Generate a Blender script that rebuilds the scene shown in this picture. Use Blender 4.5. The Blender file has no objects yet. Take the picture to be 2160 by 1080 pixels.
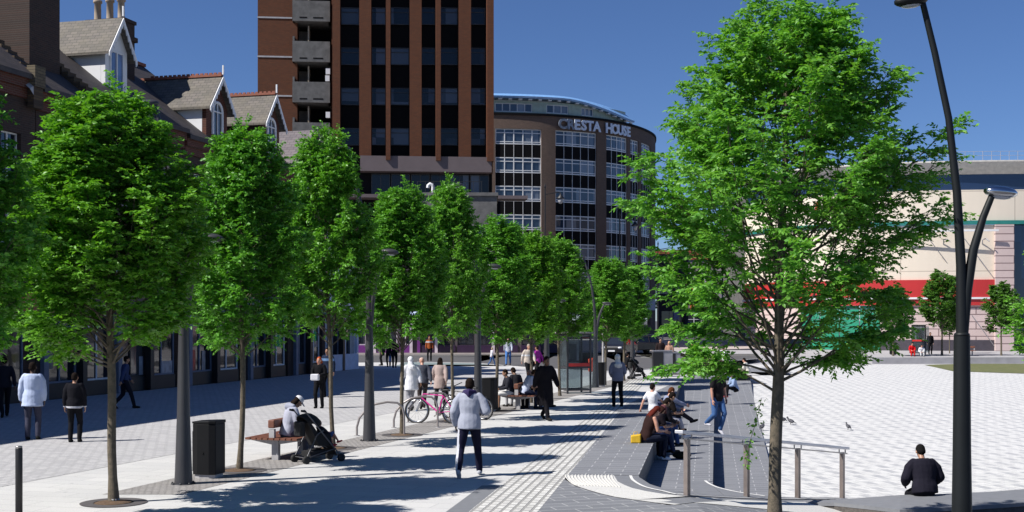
import bpy, bmesh, math, random
import numpy as np
from mathutils import Vector, Matrix, noise as mnoise
C = bpy.context.scene.collection
scn = bpy.context.scene
R = math.radians

# ------------------------------------------------------------------ camera, sky, sun, exposure
F, HZ, CX, EYE = 2600.0, 676.0, 1080.0, 2.74      # focal length and horizon measured on the photograph (2160 px wide)
cam = bpy.data.cameras.new('camera'); camo = bpy.data.objects.new('camera', cam); C.objects.link(camo)
camo.location = (0, 0, EYE); camo.rotation_euler = (R(90), 0, 0)
cam.sensor_width = 36; cam.lens = 36 * F / 2160; cam.shift_y = (HZ - 540) / 2160
cam.clip_end = 3000; cam.clip_start = .1
scn.camera = camo
SUN_EL, SUN_AZ = R(46.5), R(23)
sd = Vector((-math.cos(SUN_AZ) * math.cos(SUN_EL), -math.sin(SUN_AZ) * math.cos(SUN_EL), math.sin(SUN_EL)))
world = bpy.data.worlds.new("World"); scn.world = world; world.use_nodes = True
nt = world.node_tree; nt.nodes.clear()
sky = nt.nodes.new('ShaderNodeTexSky'); sky.sky_type = 'NISHITA'; sky.sun_disc = False
sky.sun_elevation = SUN_EL; sky.sun_rotation = math.atan2(sd.x, sd.y)
sky.altitude = 1500; sky.air_density = 1.0; sky.dust_density = 0.0; sky.ozone_density = 4.0
hsv = nt.nodes.new('ShaderNodeMix'); hsv.data_type = 'RGBA'; hsv.blend_type = 'MULTIPLY'; hsv.inputs[0].default_value = 1
hsv.inputs[7].default_value = (.80, .96, 1.28, 1)
bg = nt.nodes.new('ShaderNodeBackground'); bg.inputs[1].default_value = .053
wo = nt.nodes.new('ShaderNodeOutputWorld')
nt.links.new(sky.outputs[0], hsv.inputs[6]); nt.links.new(hsv.outputs[2], bg.inputs[0]); nt.links.new(bg.outputs[0], wo.inputs[0])
sl = bpy.data.lights.new('sun', 'SUN'); sl.energy = 5.0; sl.angle = R(.5); sl.color = (1, .965, .91)
so = bpy.data.objects.new('sun', sl); C.objects.link(so); so.rotation_euler = (-sd).to_track_quat('-Z', 'Y').to_euler(); so.location = (-30, -20, 60)
scn.view_settings.view_transform = 'Standard'; scn.view_settings.look = 'None'
scn.view_settings.exposure = 0.45; scn.view_settings.gamma = 1
scn.cycles.max_bounces = 6; scn.cycles.transparent_max_bounces = 8
scn.cycles.caustics_reflective = False; scn.cycles.caustics_refractive = False

# ------------------------------------------------------------------ measuring helpers: a spot of ground seen in the photograph -> its place in metres
def gp(px, py, z=0.0):
    Y = F * (EYE - z) / (py - HZ)
    return Vector(((px - CX) * Y / F, Y, z))
def atY(px, Y, z=0.0): return Vector(((px - CX) * Y / F, Y, z))
def zat(py, Y): return EYE - (py - HZ) * Y / F

# ------------------------------------------------------------------ objects
MW = {}
def thing(name, label, cat, loc=(0, 0, 0), rotz=0, group=None):
    o = bpy.data.objects.new(name, None); C.objects.link(o); o.empty_display_size = .2
    o.location = loc; o.rotation_euler = (0, 0, rotz); o['label'] = label; o['category'] = cat
    if group: o['group'] = group
    MW[o] = Matrix.Translation(Vector(loc)) @ Matrix.Rotation(rotz, 4, 'Z')
    return o
def tag(o, label, cat, group=None):
    o['label'] = label; o['category'] = cat
    if group: o['group'] = group
    return o
def rel(o, label, group=None):
    o['label'] = label
    if group: o['group'] = group
    return o
def copy_tree(o, loc=None, rotz=None, scale=None, label=None, parent=None):
    c = o.copy(); C.objects.link(c)
    if parent is not None: c.parent = parent
    if loc is not None: c.location = loc
    if rotz is not None: c.rotation_euler = (0, 0, rotz)
    if scale is not None: c.scale = scale if hasattr(scale, '__len__') else (scale,) * 3
    if label: c['label'] = label
    for ch in list(o.children): copy_tree(ch, parent=c)
    return c
class MB:
    """collects geometry; build() links it as one mesh object"""
    def __init__(s): s.v = []; s.f = []; s.sm = []
    def add(s, vs, fs, smooth=False):
        n = len(s.v); s.v += [tuple(v) for v in vs]; s.f += [tuple(i + n for i in f) for f in fs]; s.sm += [smooth] * len(fs); return s
    def quad(s, a, b, c, d): return s.add([a, b, c, d], [(0, 1, 2, 3)])
    def box(s, x0, x1, y0, y1, z0, z1, M=None):
        vs = [Vector((x, y, z)) for z in (z0, z1) for y in (y0, y1) for x in (x0, x1)]
        if M is not None: vs = [M @ v for v in vs]
        return s.add(vs, [(0, 2, 3, 1), (4, 5, 7, 6), (0, 1, 5, 4), (2, 6, 7, 3), (0, 4, 6, 2), (1, 3, 7, 5)])
    def prism(s, pts, z0, z1):
        n = len(pts); vs = [(p[0], p[1], (z0(p) if callable(z0) else z0)) for p in pts] + [(p[0], p[1], (z1(p) if callable(z1) else z1)) for p in pts]
        return s.add(vs, [tuple(range(n - 1, -1, -1)), tuple(range(n, 2 * n))] + [(i, (i + 1) % n, n + (i + 1) % n, n + i) for i in range(n)])
    def tube(s, pts, rad, n=8, cap=True, smooth=True, flat=1.0):
        pts = [Vector(p) for p in pts]; m = len(pts)
        if not hasattr(rad, '__len__'): rad = [rad] * m
        vs = []; fs = []; ref = None
        for i, p in enumerate(pts):
            t = (pts[min(i + 1, m - 1)] - pts[max(i - 1, 0)]).normalized()
            if ref is None: ref = Vector((0, 0, 1)) if abs(t.z) < .9 else Vector((1, 0, 0))
            a = t.cross(ref).normalized(); b = a.cross(t).normalized(); ref = b
            for k in range(n):
                w = 2 * math.pi * k / n; vs.append(p + (a * math.cos(w) + b * math.sin(w) * flat) * rad[i])
        for i in range(m - 1):
            for k in range(n): fs.append((i * n + k, i * n + (k + 1) % n, (i + 1) * n + (k + 1) % n, (i + 1) * n + k))
        s.add(vs, fs, smooth)
        if cap:
            s.add(vs[:n], [tuple(range(n))]); s.add(vs[-n:], [tuple(range(n - 1, -1, -1))])
        return s
    def lathe(s, prof, M=None, n=16, smooth=True):
        vs = []; fs = []
        for r, z in prof:
            for k in range(n):
                w = 2 * math.pi * k / n; v = Vector((r * math.cos(w), r * math.sin(w), z)); vs.append(M @ v if M is not None else v)
        for i in range(len(prof) - 1):
            for k in range(n): fs.append((i * n + k, i * n + (k + 1) % n, (i + 1) * n + (k + 1) % n, (i + 1) * n + k))
        fs.append(tuple(range(n - 1, -1, -1))); fs.append(tuple((len(prof) - 1) * n + k for k in range(n)))
        return s.add(vs, fs, smooth)
    def ell(s, c, r, M=None, n=10, m=7):
        vs = []; fs = []; c = Vector(c)
        for i in range(1, m):
            a = math.pi * i / m
            for k in range(n):
                w = 2 * math.pi * k / n; v = Vector((math.sin(a) * math.cos(w) * r[0], math.sin(a) * math.sin(w) * r[1], math.cos(a) * r[2]))
                vs.append(c + (M @ v if M is not None else v))
        top = Vector((0, 0, r[2])); 
        vs += [c + (M @ top if M is not None else top), c - (M @ top if M is not None else top)]
        for i in range(m - 2):
            for k in range(n): fs.append((i * n + k, (i + 1) * n + k, (i + 1) * n + (k + 1) % n, i * n + (k + 1) % n))
        T = len(vs) - 2
        for k in range(n): fs.append((T, k, (k + 1) % n)); fs.append((T + 1, (m - 2) * n + (k + 1) % n, (m - 2) * n + k))
        return s.add(vs, fs, True)
    def build(s, name, mat, parent=None, world=True, kind=None, bevel=0):
        me = bpy.data.meshes.new(name); vs = s.v
        root = parent
        while root is not None and root.parent is not None: root = root.parent
        if parent is not None and world and root in MW:
            I = MW[root].inverted(); vs = [tuple(I @ Vector(v)) for v in vs]
        me.from_pydata(vs, [], s.f); me.polygons.foreach_set('use_smooth', s.sm); me.update()
        o = bpy.data.objects.new(name, me); C.objects.link(o)
        if mat is not None: me.materials.append(mat)
        if parent is not None: o.parent = parent
        if kind: o['kind'] = kind
        if bevel:
            b = o.modifiers.new('bevel', 'BEVEL'); b.width = bevel; b.segments = 2; b.limit_method = 'ANGLE'
        return o

# ------------------------------------------------------------------ materials
MATS = {}
def _base(name, rough=.6, metal=0, spec=.5):
    m = bpy.data.materials.new(name); m.use_nodes = True; n = m.node_tree.nodes; b = n['Principled BSDF']
    b.inputs['Roughness'].default_value = rough; b.inputs['Metallic'].default_value = metal
    b.inputs['Specular IOR Level'].default_value = spec
    return m, m.node_tree, b
def N(nt, t, **k):
    n = nt.nodes.new(t)
    for a, v in k.items():
        if a.startswith('i_'): n.inputs[a[2:].replace('_', ' ')].default_value = v
        else: setattr(n, a, v)
    return n
def mixc(nt, fac, a, b, bt='MIX'):
    m = nt.nodes.new('ShaderNodeMix'); m.data_type = 'RGBA'; m.blend_type = bt
    for i, v in ((0, fac), (6, a), (7, b)):
        if hasattr(v, 'links'): nt.links.new(v, m.inputs[i])
        elif i == 0: m.inputs[0].default_value = v
        else: m.inputs[i].default_value = (*v[:3], 1)
    return m.outputs[2]
def coords(nt, d=None, rot=0, scale=1, slope=1.0):
    """object coordinates; d=(dx,dy): u along d, v up (for walls); else plan coordinates turned by rot"""
    tc = N(nt, 'ShaderNodeTexCoord')
    if d is not None:
        dot = N(nt, 'ShaderNodeVectorMath', operation='DOT_PRODUCT'); dot.inputs[1].default_value = (d[0], d[1], 0)
        nt.links.new(tc.outputs['Object'], dot.inputs[0])
        sx = N(nt, 'ShaderNodeSeparateXYZ'); nt.links.new(tc.outputs['Object'], sx.inputs[0])
        mu = N(nt, 'ShaderNodeMath', operation='MULTIPLY'); mu.inputs[1].default_value = slope; nt.links.new(sx.outputs[2], mu.inputs[0])
        cb = N(nt, 'ShaderNodeCombineXYZ'); nt.links.new(dot.outputs['Value'], cb.inputs[0]); nt.links.new(mu.outputs[0], cb.inputs[1])
        return cb.outputs[0], tc.outputs['Object']
    mp = N(nt, 'ShaderNodeMapping'); mp.inputs['Rotation'].default_value = (0, 0, rot); mp.inputs['Scale'].default_value = (scale,) * 3
    nt.links.new(tc.outputs['Object'], mp.inputs[0])
    return mp.outputs[0], tc.outputs['Object']
def bump(nt, b, h, strength=.3, dist=.02):
    n = N(nt, 'ShaderNodeBump'); n.inputs['Strength'].default_value = strength; n.inputs['Distance'].default_value = dist
    nt.links.new(h, n.inputs['Height']); nt.links.new(n.outputs[0], b.inputs['Normal'])
def noise(nt, vec, scale, detail=4, rough=.6):
    n = N(nt, 'ShaderNodeTexNoise'); n.inputs['Scale'].default_value = scale; n.inputs['Detail'].default_value = detail; n.inputs['Roughness'].default_value = rough
    nt.links.new(vec, n.inputs['Vector']); return n.outputs['Fac']
def ramp(nt, fac, lo, hi):
    r = N(nt, 'ShaderNodeMapRange'); r.inputs[1].default_value = lo; r.inputs[2].default_value = hi; nt.links.new(fac, r.inputs[0]); return r.outputs[0]
def paint(name, c, rough=.6, metal=0, var=.25, scale=3, bmp=0, spec=.5, c2=None):
    """plain surface with mottled tone"""
    if name in MATS: return MATS[name]
    m, nt, b = _base(name, rough, metal, spec)
    tc = N(nt, 'ShaderNodeTexCoord'); f = noise(nt, tc.outputs['Object'], scale, 5)
    c2 = c2 or tuple(x * (1 - var) for x in c)
    nt.links.new(mixc(nt, ramp(nt, f, .3, .7), c2, c), b.inputs['Base Color'])
    if bmp: bump(nt, b, noise(nt, tc.outputs['Object'], scale * 6, 6), bmp, .02)
    MATS[name] = m; return m
def brickmat(name, c1, c2, mortar, w, h, ms=.01, d=None, rot=0, rough=.85, slope=1.0, stain=.35, bmp=.4, off=.5, stain_c=None, nscale=.5, speck=0, bias=0):
    if name in MATS: return MATS[name]
    m, nt, b = _base(name, rough, 0, .35)
    v, oc = coords(nt, d, rot, 1, slope)
    t = N(nt, 'ShaderNodeTexBrick'); t.offset = off
    t.inputs['Color1'].default_value = (*c1, 1); t.inputs['Color2'].default_value = (*c2, 1); t.inputs['Mortar'].default_value = (*mortar, 1)
    t.inputs['Scale'].default_value = 1; t.inputs['Brick Width'].default_value = w; t.inputs['Row Height'].default_value = h; t.inputs['Mortar Size'].default_value = ms
    t.inputs['Mortar Smooth'].default_value = .3; t.inputs['Bias'].default_value = bias
    nt.links.new(v, t.inputs['Vector'])
    f = noise(nt, oc, nscale, 6, .65)
    sc = stain_c or tuple(x * .55 for x in c1)
    col = mixc(nt, ramp(nt, f, .42, .85), t.outputs['Color'], sc) if False else None
    mx = N(nt, 'ShaderNodeMath', operation='MULTIPLY'); mx.inputs[1].default_value = stain; nt.links.new(ramp(nt, f, .35, .75), mx.inputs[0])
    col = mixc(nt, mx.outputs[0], t.outputs['Color'], sc)
    if speck:
        g = noise(nt, oc, 45, 2, .8); col = mixc(nt, speck, col, mixc(nt, ramp(nt, g, .35, .65), tuple(x * .5 for x in c1), tuple(min(1, x * 1.35) for x in c1)))
    nt.links.new(col, b.inputs['Base Color'])
    if bmp:
        inv = N(nt, 'ShaderNodeMath', operation='SUBTRACT'); inv.inputs[0].default_value = 1; nt.links.new(t.outputs['Fac'], inv.inputs[1])
        ad = N(nt, 'ShaderNodeMath', operation='ADD'); nt.links.new(inv.outputs[0], ad.inputs[0]); nt.links.new(noise(nt, oc, 30, 3), ad.inputs[1])
        bump(nt, b, ad.outputs[0], bmp, .012)
    MATS[name] = m; return m
def gum(m, scale=1.6, amt=.35):
    nt = m.node_tree; b = nt.nodes['Principled BSDF']; src = b.inputs['Base Color'].links[0].from_socket
    tc = N(nt, 'ShaderNodeTexCoord'); v = N(nt, 'ShaderNodeTexVoronoi'); v.inputs['Scale'].default_value = scale; nt.links.new(tc.outputs['Object'], v.inputs['Vector'])
    f = ramp(nt, v.outputs['Distance'], .07, .035); mu = N(nt, 'ShaderNodeMath', operation='MULTIPLY'); mu.inputs[1].default_value = amt; nt.links.new(f, mu.inputs[0])
    nt.links.new(mixc(nt, mu.outputs[0], src, (.06, .06, .06)), b.inputs['Base Color'])
def glassmat(name, c=(.02, .03, .045), rough=.04, curtain=None, cell=1.0, spec=.9):
    """window glass seen from outside: dark, glossy, some panes with a blind behind"""
    if name in MATS: return MATS[name]
    m, nt, b = _base(name, rough, 0, spec)
    tc = N(nt, 'ShaderNodeTexCoord')
    vo = N(nt, 'ShaderNodeTexWhiteNoise'); vo.noise_dimensions = '3D'
    sn = N(nt, 'ShaderNodeVectorMath', operation='SNAP'); sn.inputs[1].default_value = (cell, cell, 3.1); nt.links.new(tc.outputs['Object'], sn.inputs[0]); nt.links.new(sn.outputs[0], vo.inputs['Vector'])
    cc = curtain or tuple(x * 3 for x in c)
    nt.links.new(mixc(nt, ramp(nt, vo.outputs['Value'], .55, .95), c, cc), b.inputs['Base Color'])
    bump(nt, b, noise(nt, tc.outputs['Object'], .8, 2), .08, .05)
    MATS[name] = m; return m
def leafmat(name, c, c2, trans=.45):
    m, nt, b = _base(name, .45, 0, .35)
    gi = N(nt, 'ShaderNodeNewGeometry'); rr = gi.outputs['Random Per Island']
    oi = N(nt, 'ShaderNodeObjectInfo')
    col = mixc(nt, rr, c, c2)
    tc = N(nt, 'ShaderNodeTexCoord'); f = noise(nt, tc.outputs['Object'], 1.6, 3)
    col = mixc(nt, ramp(nt, f, .45, .8), col, tuple(a * .8 for a in c2))
    tone = mixc(nt, oi.outputs['Random'], (.86, .95, 1.05), (1.10, 1.04, .95)); col = mixc(nt, 1.0, col, tone, 'MULTIPLY')
    nt.links.new(col, b.inputs['Base Color'])
    tr = N(nt, 'ShaderNodeBsdfTranslucent'); tcx = mixc(nt, 1.0, col, (1.5, 1.55, .55), 'MULTIPLY'); nt.links.new(tcx, tr.inputs[0])
    ms = N(nt, 'ShaderNodeMixShader'); ms.inputs[0].default_value = trans
    nt.links.new(b.outputs[0], ms.inputs[1]); nt.links.new(tr.outputs[0], ms.inputs[2])
    nt.links.new(ms.outputs[0], nt.nodes['Material Output'].inputs[0])
    return m
def clearglass(name, tint=(.75, .82, .85), fac=.75):
    m, nt, b = _base(name, .05, 0, .8); b.inputs['Base Color'].default_value = (*[x * .15 for x in tint], 1)
    t = N(nt, 'ShaderNodeBsdfTransparent'); t.inputs[0].default_value = (*tint, 1)
    ms = N(nt, 'ShaderNodeMixShader'); ms.inputs[0].default_value = fac
    nt.links.new(b.outputs[0], ms.inputs[1]); nt.links.new(t.outputs[0], ms.inputs[2]); nt.links.new(ms.outputs[0], nt.nodes['Material Output'].inputs[0])
    MATS[name] = m; return m
def cloth(c, rough=.9, var=.3):
    k = 'cloth_%d_%d_%d' % tuple(int(x * 1000) for x in c)
    return MATS.get(k) or paint(k, c, rough, var=var * .7, scale=5, bmp=.12, spec=.08)

D1 = (.2598, .9657)          # direction of the house fronts and of the tree row, from the left foreground towards the far centre
A1 = math.atan2(D1[0], D1[1])
# ------------------------------------------------------------------ wall maps: u along the wall, v height, d outwards
class Flat:
    def __init__(s, o, d):
        s.o = Vector((o[0], o[1])); s.d = Vector(d).normalized(); s.n = Vector((s.d.y, -s.d.x)); s.curved = False
    def P(s, u, v, d=0): q = s.o + s.d * u + s.n * d; return Vector((q.x, q.y, v))
    def u(s, px, d=0):
        r = (px - CX) / F; o = s.o + s.n * d; return (r * o.y - o.x) / (s.d.x - r * s.d.y)
    def z(s, px, py, d=0): return zat(py, s.P(s.u(px, d), 0, d).y)
    def uY(s, Y): return (Y - s.o.y) / s.d.y
class Curve:
    def __init__(s, pts, n=14):
        P = [Vector(p) for p in pts]; P = [P[0] * 2 - P[1]] + P + [P[-1] * 2 - P[-2]]; s.p = []; s.curved = True
        for i in range(1, len(P) - 2):
            for k in range(n):
                t = k / n; a, b, c, d = P[i - 1:i + 3]
                s.p.append(.5 * ((2 * b) + (c - a) * t + (2 * a - 5 * b + 4 * c - d) * t * t + (3 * b - a - 3 * c + d) * t ** 3))
        s.p.append(P[-2]); s.l = [0]
        for i in range(1, len(s.p)): s.l.append(s.l[-1] + (s.p[i] - s.p[i - 1]).length)
        s.L = s.l[-1]
    def P(s, u, v, d=0):
        i = 0
        while i < len(s.l) - 2 and s.l[i + 1] < u: i += 1
        t = (u - s.l[i]) / max(1e-6, s.l[i + 1] - s.l[i]); q = s.p[i].lerp(s.p[i + 1], t) if 0 <= t <= 1 else s.p[i] + (s.p[i + 1] - s.p[i]) * t
        T = lambda j: (s.p[min(j + 1, len(s.p) - 1)] - s.p[max(j - 1, 0)]).normalized()
        tt = T(i).lerp(T(i + 1), min(1, max(0, t))).normalized(); q = q + Vector((tt.y, -tt.x)) * d
        return Vector((q.x, q.y, v))
    def u(s, px, d=0):
        lo, hi = 0, s.L
        for _ in range(40):
            m = (lo + hi) / 2; p = s.P(m, 0, d)
            if CX + F * p.x / p.y < px: lo = m
            else: hi = m
        return lo
    def z(s, px, py, d=0): return zat(py, s.P(s.u(px, d), 0, d).y)
def wbox(mb, m, u0, u1, v0, v1, d0, d1, du=None):
    n = 1 if not m.curved else max(1, int(math.ceil((u1 - u0) / (du or .7))))
    vs = []
    for i in range(n + 1):
        u = u0 + (u1 - u0) * i / n
        vs += [m.P(u, v0, d0), m.P(u, v0, d1), m.P(u, v1, d1), m.P(u, v1, d0)]
    fs = [(0, 1, 2, 3), (4 * n + 3, 4 * n + 2, 4 * n + 1, 4 * n)]
    for i in range(n):
        for k in range(4): fs.append((4 * i + k, 4 * i + 4 + k, 4 * i + 4 + (k + 1) % 4, 4 * i + (k + 1) % 4))
    mb.add(vs, fs)
def wall_holes(mb, m, u0, u1, v0, v1, holes, thick=.3, d=0):
    """a wall sheet with rectangular openings and their reveals"""
    us = sorted({u0, u1, *[min(max(h[0], u0), u1) for h in holes], *[min(max(h[1], u0), u1) for h in holes]})
    if m.curved:
        ex = []
        for a, b in zip(us, us[1:]):
            k = int((b - a) / .8); ex += [a + (b - a) * j / (k + 1) for j in range(1, k + 1)]
        us = sorted(us + ex)
    vv = sorted({v0, v1, *[min(max(h[2], v0), v1) for h in holes], *[min(max(h[3], v0), v1) for h in holes]})
    sol = {}
    for i in range(len(us) - 1):
        for j in range(len(vv) - 1):
            cu, cv = (us[i] + us[i + 1]) / 2, (vv[j] + vv[j + 1]) / 2
            sol[i, j] = not any(h[0] < cu < h[1] and h[2] < cv < h[3] for h in holes)
    g = lambda i, j: sol.get((i, j), False)
    for i in range(len(us) - 1):
        for j in range(len(vv) - 1):
            if not g(i, j): continue
            a, b, c, e = us[i], us[i + 1], vv[j], vv[j + 1]
            P = m.P
            mb.quad(P(a, c, d), P(b, c, d), P(b, e, d), P(a, e, d)); mb.quad(P(b, c, d - thick), P(a, c, d - thick), P(a, e, d - thick), P(b, e, d - thick))
            if not g(i - 1, j): mb.quad(P(a, c, d - thick), P(a, c, d), P(a, e, d), P(a, e, d - thick))
            if not g(i + 1, j): mb.quad(P(b, c, d), P(b, c, d - thick), P(b, e, d - thick), P(b, e, d))
            if not g(i, j - 1): mb.quad(P(a, c, d - thick), P(b, c, d - thick), P(b, c, d), P(a, c, d))
            if not g(i, j + 1): mb.quad(P(a, e, d), P(b, e, d), P(b, e, d - thick), P(a, e, d - thick))
def window(m, parent, u0, u1, v0, v1, frame, glass, nu=2, rows=(), d=-.12, fw=.05, proud=.03, dep=.05):
    """window part: frame with its glass as a sub-part"""
    f = MB()
    us = [u0 + (u1 - u0) * i / nu for i in range(nu + 1)]
    wbox(f, m, u0, u1, v0, v0 + fw, d - dep, d + proud); wbox(f, m, u0, u1, v1 - fw, v1, d - dep, d + proud)
    for k, u in enumerate(us):
        a = min(max(u - fw / 2, u0), u1 - fw)
        wbox(f, m, a, a + fw, v0 + fw, v1 - fw, d - dep, d + proud - .004)
    for r in rows:
        v = v0 + (v1 - v0) * r
        for a, b in zip(us, us[1:]): wbox(f, m, a + fw / 2 + .001, b - fw / 2 - .001, v - fw * .4, v + fw * .4, d - dep, d + proud - .01)
    w = f.build('window', frame, parent)
    g = MB(); wbox(g, m, u0 + .01, u1 - .01, v0 + .01, v1 - .01, d - dep * .6, d - dep * .6 + .012); g.build('pane', glass, w)
    return w
# ------------------------------------------------------------------ ground
DS = (.16, 1.0)             # direction of the wide steps
AS = math.atan2(.16, 1)
def ss(t): t = min(1, max(0, t)); return t * t * (3 - 2 * t)
def rise(Y): return 1.3 * ss((Y - 105) / 60)
def E1(Y): return 2.23 + .16 * (Y - 21.7)
def E2(Y): return 4.11 + .1655 * (Y - 25.2)
def E3(Y): return 6.07 + .179 * (Y - 28.9)
def zt1(Y): return -.40 * (1 - ss((Y - 44) / 18))
def zt2(Y): return -.70 * (1 - ss((Y - 44) / 26) * .75)
def zp(Y): return -.80 + .5 * ss((Y - 24) / 62)
def zr(X, Y): return -max(0, min(.71, .195 * (X - 2.74)))       # the ramp beside the handrail falls to the right
asph = paint('asphalt', (.095, .092, .095), .9, var=.25, scale=1.2, bmp=.3)
slabs = brickmat('granite_slabs', (.58, .57, .555), (.51, .505, .50), (.30, .30, .31), .9, .45, .008, rot=A1, stain=.42, nscale=.45, speck=.25, bmp=.12)
setts = brickmat('granite_setts', (.50, .49, .49), (.37, .365, .375), (.30, .295, .30), .30, .14, .02, rot=A1 + .3, stain=.2, speck=.2, bmp=.6, bias=-.15)
gravel = brickmat('small_setts', (.36, .34, .325), (.24, .225, .22), (.17, .16, .155), .12, .11, .014, rot=A1, stain=.3, speck=.35, bmp=.9)
cobble = brickmat('bright_setts', (.68, .67, .64), (.46, .45, .43), (.20, .195, .19), .26, .14, .026, rot=-math.pi / 2 + AS, stain=.12, nscale=1.2, speck=.2, bmp=.9)
slate = brickmat('slate_slabs', (.205, .21, .228), (.165, .17, .188), (.42, .42, .43), .62, .31, .011, rot=AS + math.pi / 2 * 0, stain=.25, nscale=.8, speck=.18, bmp=.08)
slate2 = brickmat('slate_slabs_crosswise', (.20, .205, .222), (.16, .165, .182), (.44, .44, .44), .56, .29, .011, rot=-.30, stain=.25, nscale=.8, speck=.18, bmp=.08)
slate_plain = paint('slate_edge', (.195, .20, .215), .7, var=.15, scale=6, bmp=.1)
pale = brickmat('pale_granite', (.60, .59, .565), (.56, .55, .53), (.47, .46, .45), 1.2, .9, .006, rot=.25, stain=.2, speck=.3, bmp=.1)
white_edge = paint('white_granite', (.74, .73, .71), .7, var=.1, scale=12)
plazam = brickmat('plaza_pavers', (.68, .67, .65), (.60, .595, .58), (.36, .36, .37), .42, .21, .02, rot=-.42, stain=.14, nscale=.3, speck=.2, bmp=.3, bias=.2)
def plaza_marks():
    m = plazam; nt = m.node_tree; b = nt.nodes['Principled BSDF']; src = b.inputs['Base Color'].links[0].from_socket
    v, oc = coords(nt, None, -.16, 1)
    t = N(nt, 'ShaderNodeTexBrick'); t.offset = .5
    for k, c in (('Color1', (0, 0, 0, 1)), ('Color2', (1, 1, 1, 1)), ('Mortar', (0, 0, 0, 1))): t.inputs[k].default_value = c
    t.inputs['Scale'].default_value = 1; t.inputs['Brick Width'].default_value = .46; t.inputs['Row Height'].default_value = .95; t.inputs['Mortar Size'].default_value = .135
    t.inputs['Mortar Smooth'].default_value = .1; t.inputs['Color1'].default_value = (1, 1, 1, 1)
    nt.links.new(v, t.inputs['Vector'])
    mu = N(nt, 'ShaderNodeMath', operation='MULTIPLY'); mu.inputs[1].default_value = .72; nt.links.new(t.outputs['Color'], mu.inputs[0])
    mu2 = N(nt, 'ShaderNodeMath', operation='MULTIPLY'); nt.links.new(mu.outputs[0], mu2.inputs[0]); nt.links.new(ramp(nt, noise(nt, oc, 2.2, 3), .3, .6), mu2.inputs[1])
    nt.links.new(mixc(nt, mu2.outputs[0], src, (.30, .305, .33)), b.inputs['Base Color'])
plaza_marks()
for m_ in (slabs, slate, slate2, pale): gum(m_)
gum(plazam, .9, .3)
grassm = paint('worn_grass', (.16, .15, .06), .95, var=.4, scale=2.5, bmp=.6, c2=(.085, .11, .035))

def strip(fL, fR, Y0, Y1, z, dY=1.5, nx=1, mb=None):
    mb = mb or MB(); n = max(1, int((Y1 - Y0) / dY)); vs = []
    for i in range(n + 1):
        Y = Y0 + (Y1 - Y0) * i / n; a, b = fL(Y), fR(Y)
        for k in range(nx + 1):
            X = a + (b - a) * k / nx; vs.append((X, Y, z(X, Y) if z.__code__.co_argcount == 2 else z(Y)))
    fs = [(i * (nx + 1) + k, i * (nx + 1) + k + 1, (i + 1) * (nx + 1) + k + 1, (i + 1) * (nx + 1) + k) for i in range(n) for k in range(nx)]
    return mb.add(vs, fs)
def poly(pts, z, mb=None):
    mb = mb or MB(); return mb.add([(p[0], p[1], z(p) if callable(z) else z) for p in pts], [tuple(range(len(pts)))])
EDGE_Y0 = 21.75       # the wide steps start here
# far ground sheet to the horizon (z a little under everything); a lower base under the plaza
fg = MB()
ys = [-60, 0, 60, 84, 105, 115, 125, 135, 145, 155, 165, 300, 2500]
def far_z(y): return -.02 + rise(y) if y > 84 else -.02
xs = [-1800, -200, -22, -8]
for i in range(len(ys) - 1):
    for a, b in zip(xs, xs[1:]): fg.quad((a, ys[i], far_z(ys[i])), (b, ys[i], far_z(ys[i])), (b, ys[i + 1], far_z(ys[i + 1])), (a, ys[i + 1], far_z(ys[i + 1])))
    if ys[i] >= 84:
        for a, b in (((-8, 14), (14, 200), (200, 1800)) if ys[i] >= 105 else ((-8, 14),)): fg.quad((a, ys[i], far_z(ys[i])), (b, ys[i], far_z(ys[i])), (b, ys[i + 1], far_z(ys[i + 1])), (a, ys[i + 1], far_z(ys[i + 1])))
fg.quad((-8, -60, -.02), (3, -60, -.02), (3, 12, -.02), (-8, 12, -.02)); fg.quad((3, -60, -.02), (1800, -60, -.02), (1800, 12, -.02), (3, 12, -.02))
fg.quad((-8, -60, -1.2), (1800, -60, -1.2), (1800, 110, -1.2), (-8, 110, -1.2))
fg.build('ground', asph, kind='structure')
# upper pavement: granite slabs, from far left to the slate band
def Lb(Y): return 1.015 + .149 * (Y - 21.99)                 # left edge of the slate seating block
def Lb2(Y): return Lb(Y) if Y < 40 else 3.70 + .243 * (Y - 40)
up = MB()
strip(lambda Y: -60, lambda Y: Lb2(Y), 4, 62, lambda Y: 0, 2, mb=up)
strip(lambda Y: -60, lambda Y: 12.5, 62, 74, lambda Y: 0, 2, mb=up)
up.quad((-60, 74, 0), (-7, 74, 0), (-7, 90, 0), (-60, 90, 0))
up.build('pavement', slabs, kind='structure')
# left field of setts with its edge line
se = MB(); strip(lambda Y: -40, lambda Y: -7.9 + .30 * (Y - 22), 12, 70, lambda Y: .004, 3, mb=se); se.build('sett_paving', setts, kind='structure')
gr = MB(); strip(lambda Y: -6.45 + .296 * (Y - 19.4), lambda Y: -5.2 + .296 * (Y - 19.4), 19.4, 58, lambda Y: .004, 3, mb=gr)
gr.build('tree_strip_paving', gravel, kind='structure')
# band of bright setts between two slate strips
bL = lambda Y: gp(940.8, 1080).x + .157 * (Y - 17.63); bM = lambda Y: gp(989, 1080).x + .155 * (Y - 17.63)
bd = MB(); strip(bM, lambda Y: Lb(Y) - .002 if Y > 21.99 else Lb(Y), 10, 58, lambda Y: .006, 2, mb=bd)
bd.build('bright_sett_band', cobble, kind='structure')
b2 = MB(); strip(bL, bM, 10, 20.45, lambda Y: .004, 2, mb=b2); b2.build('slate_strip', slate_plain, kind='structure')
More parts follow.
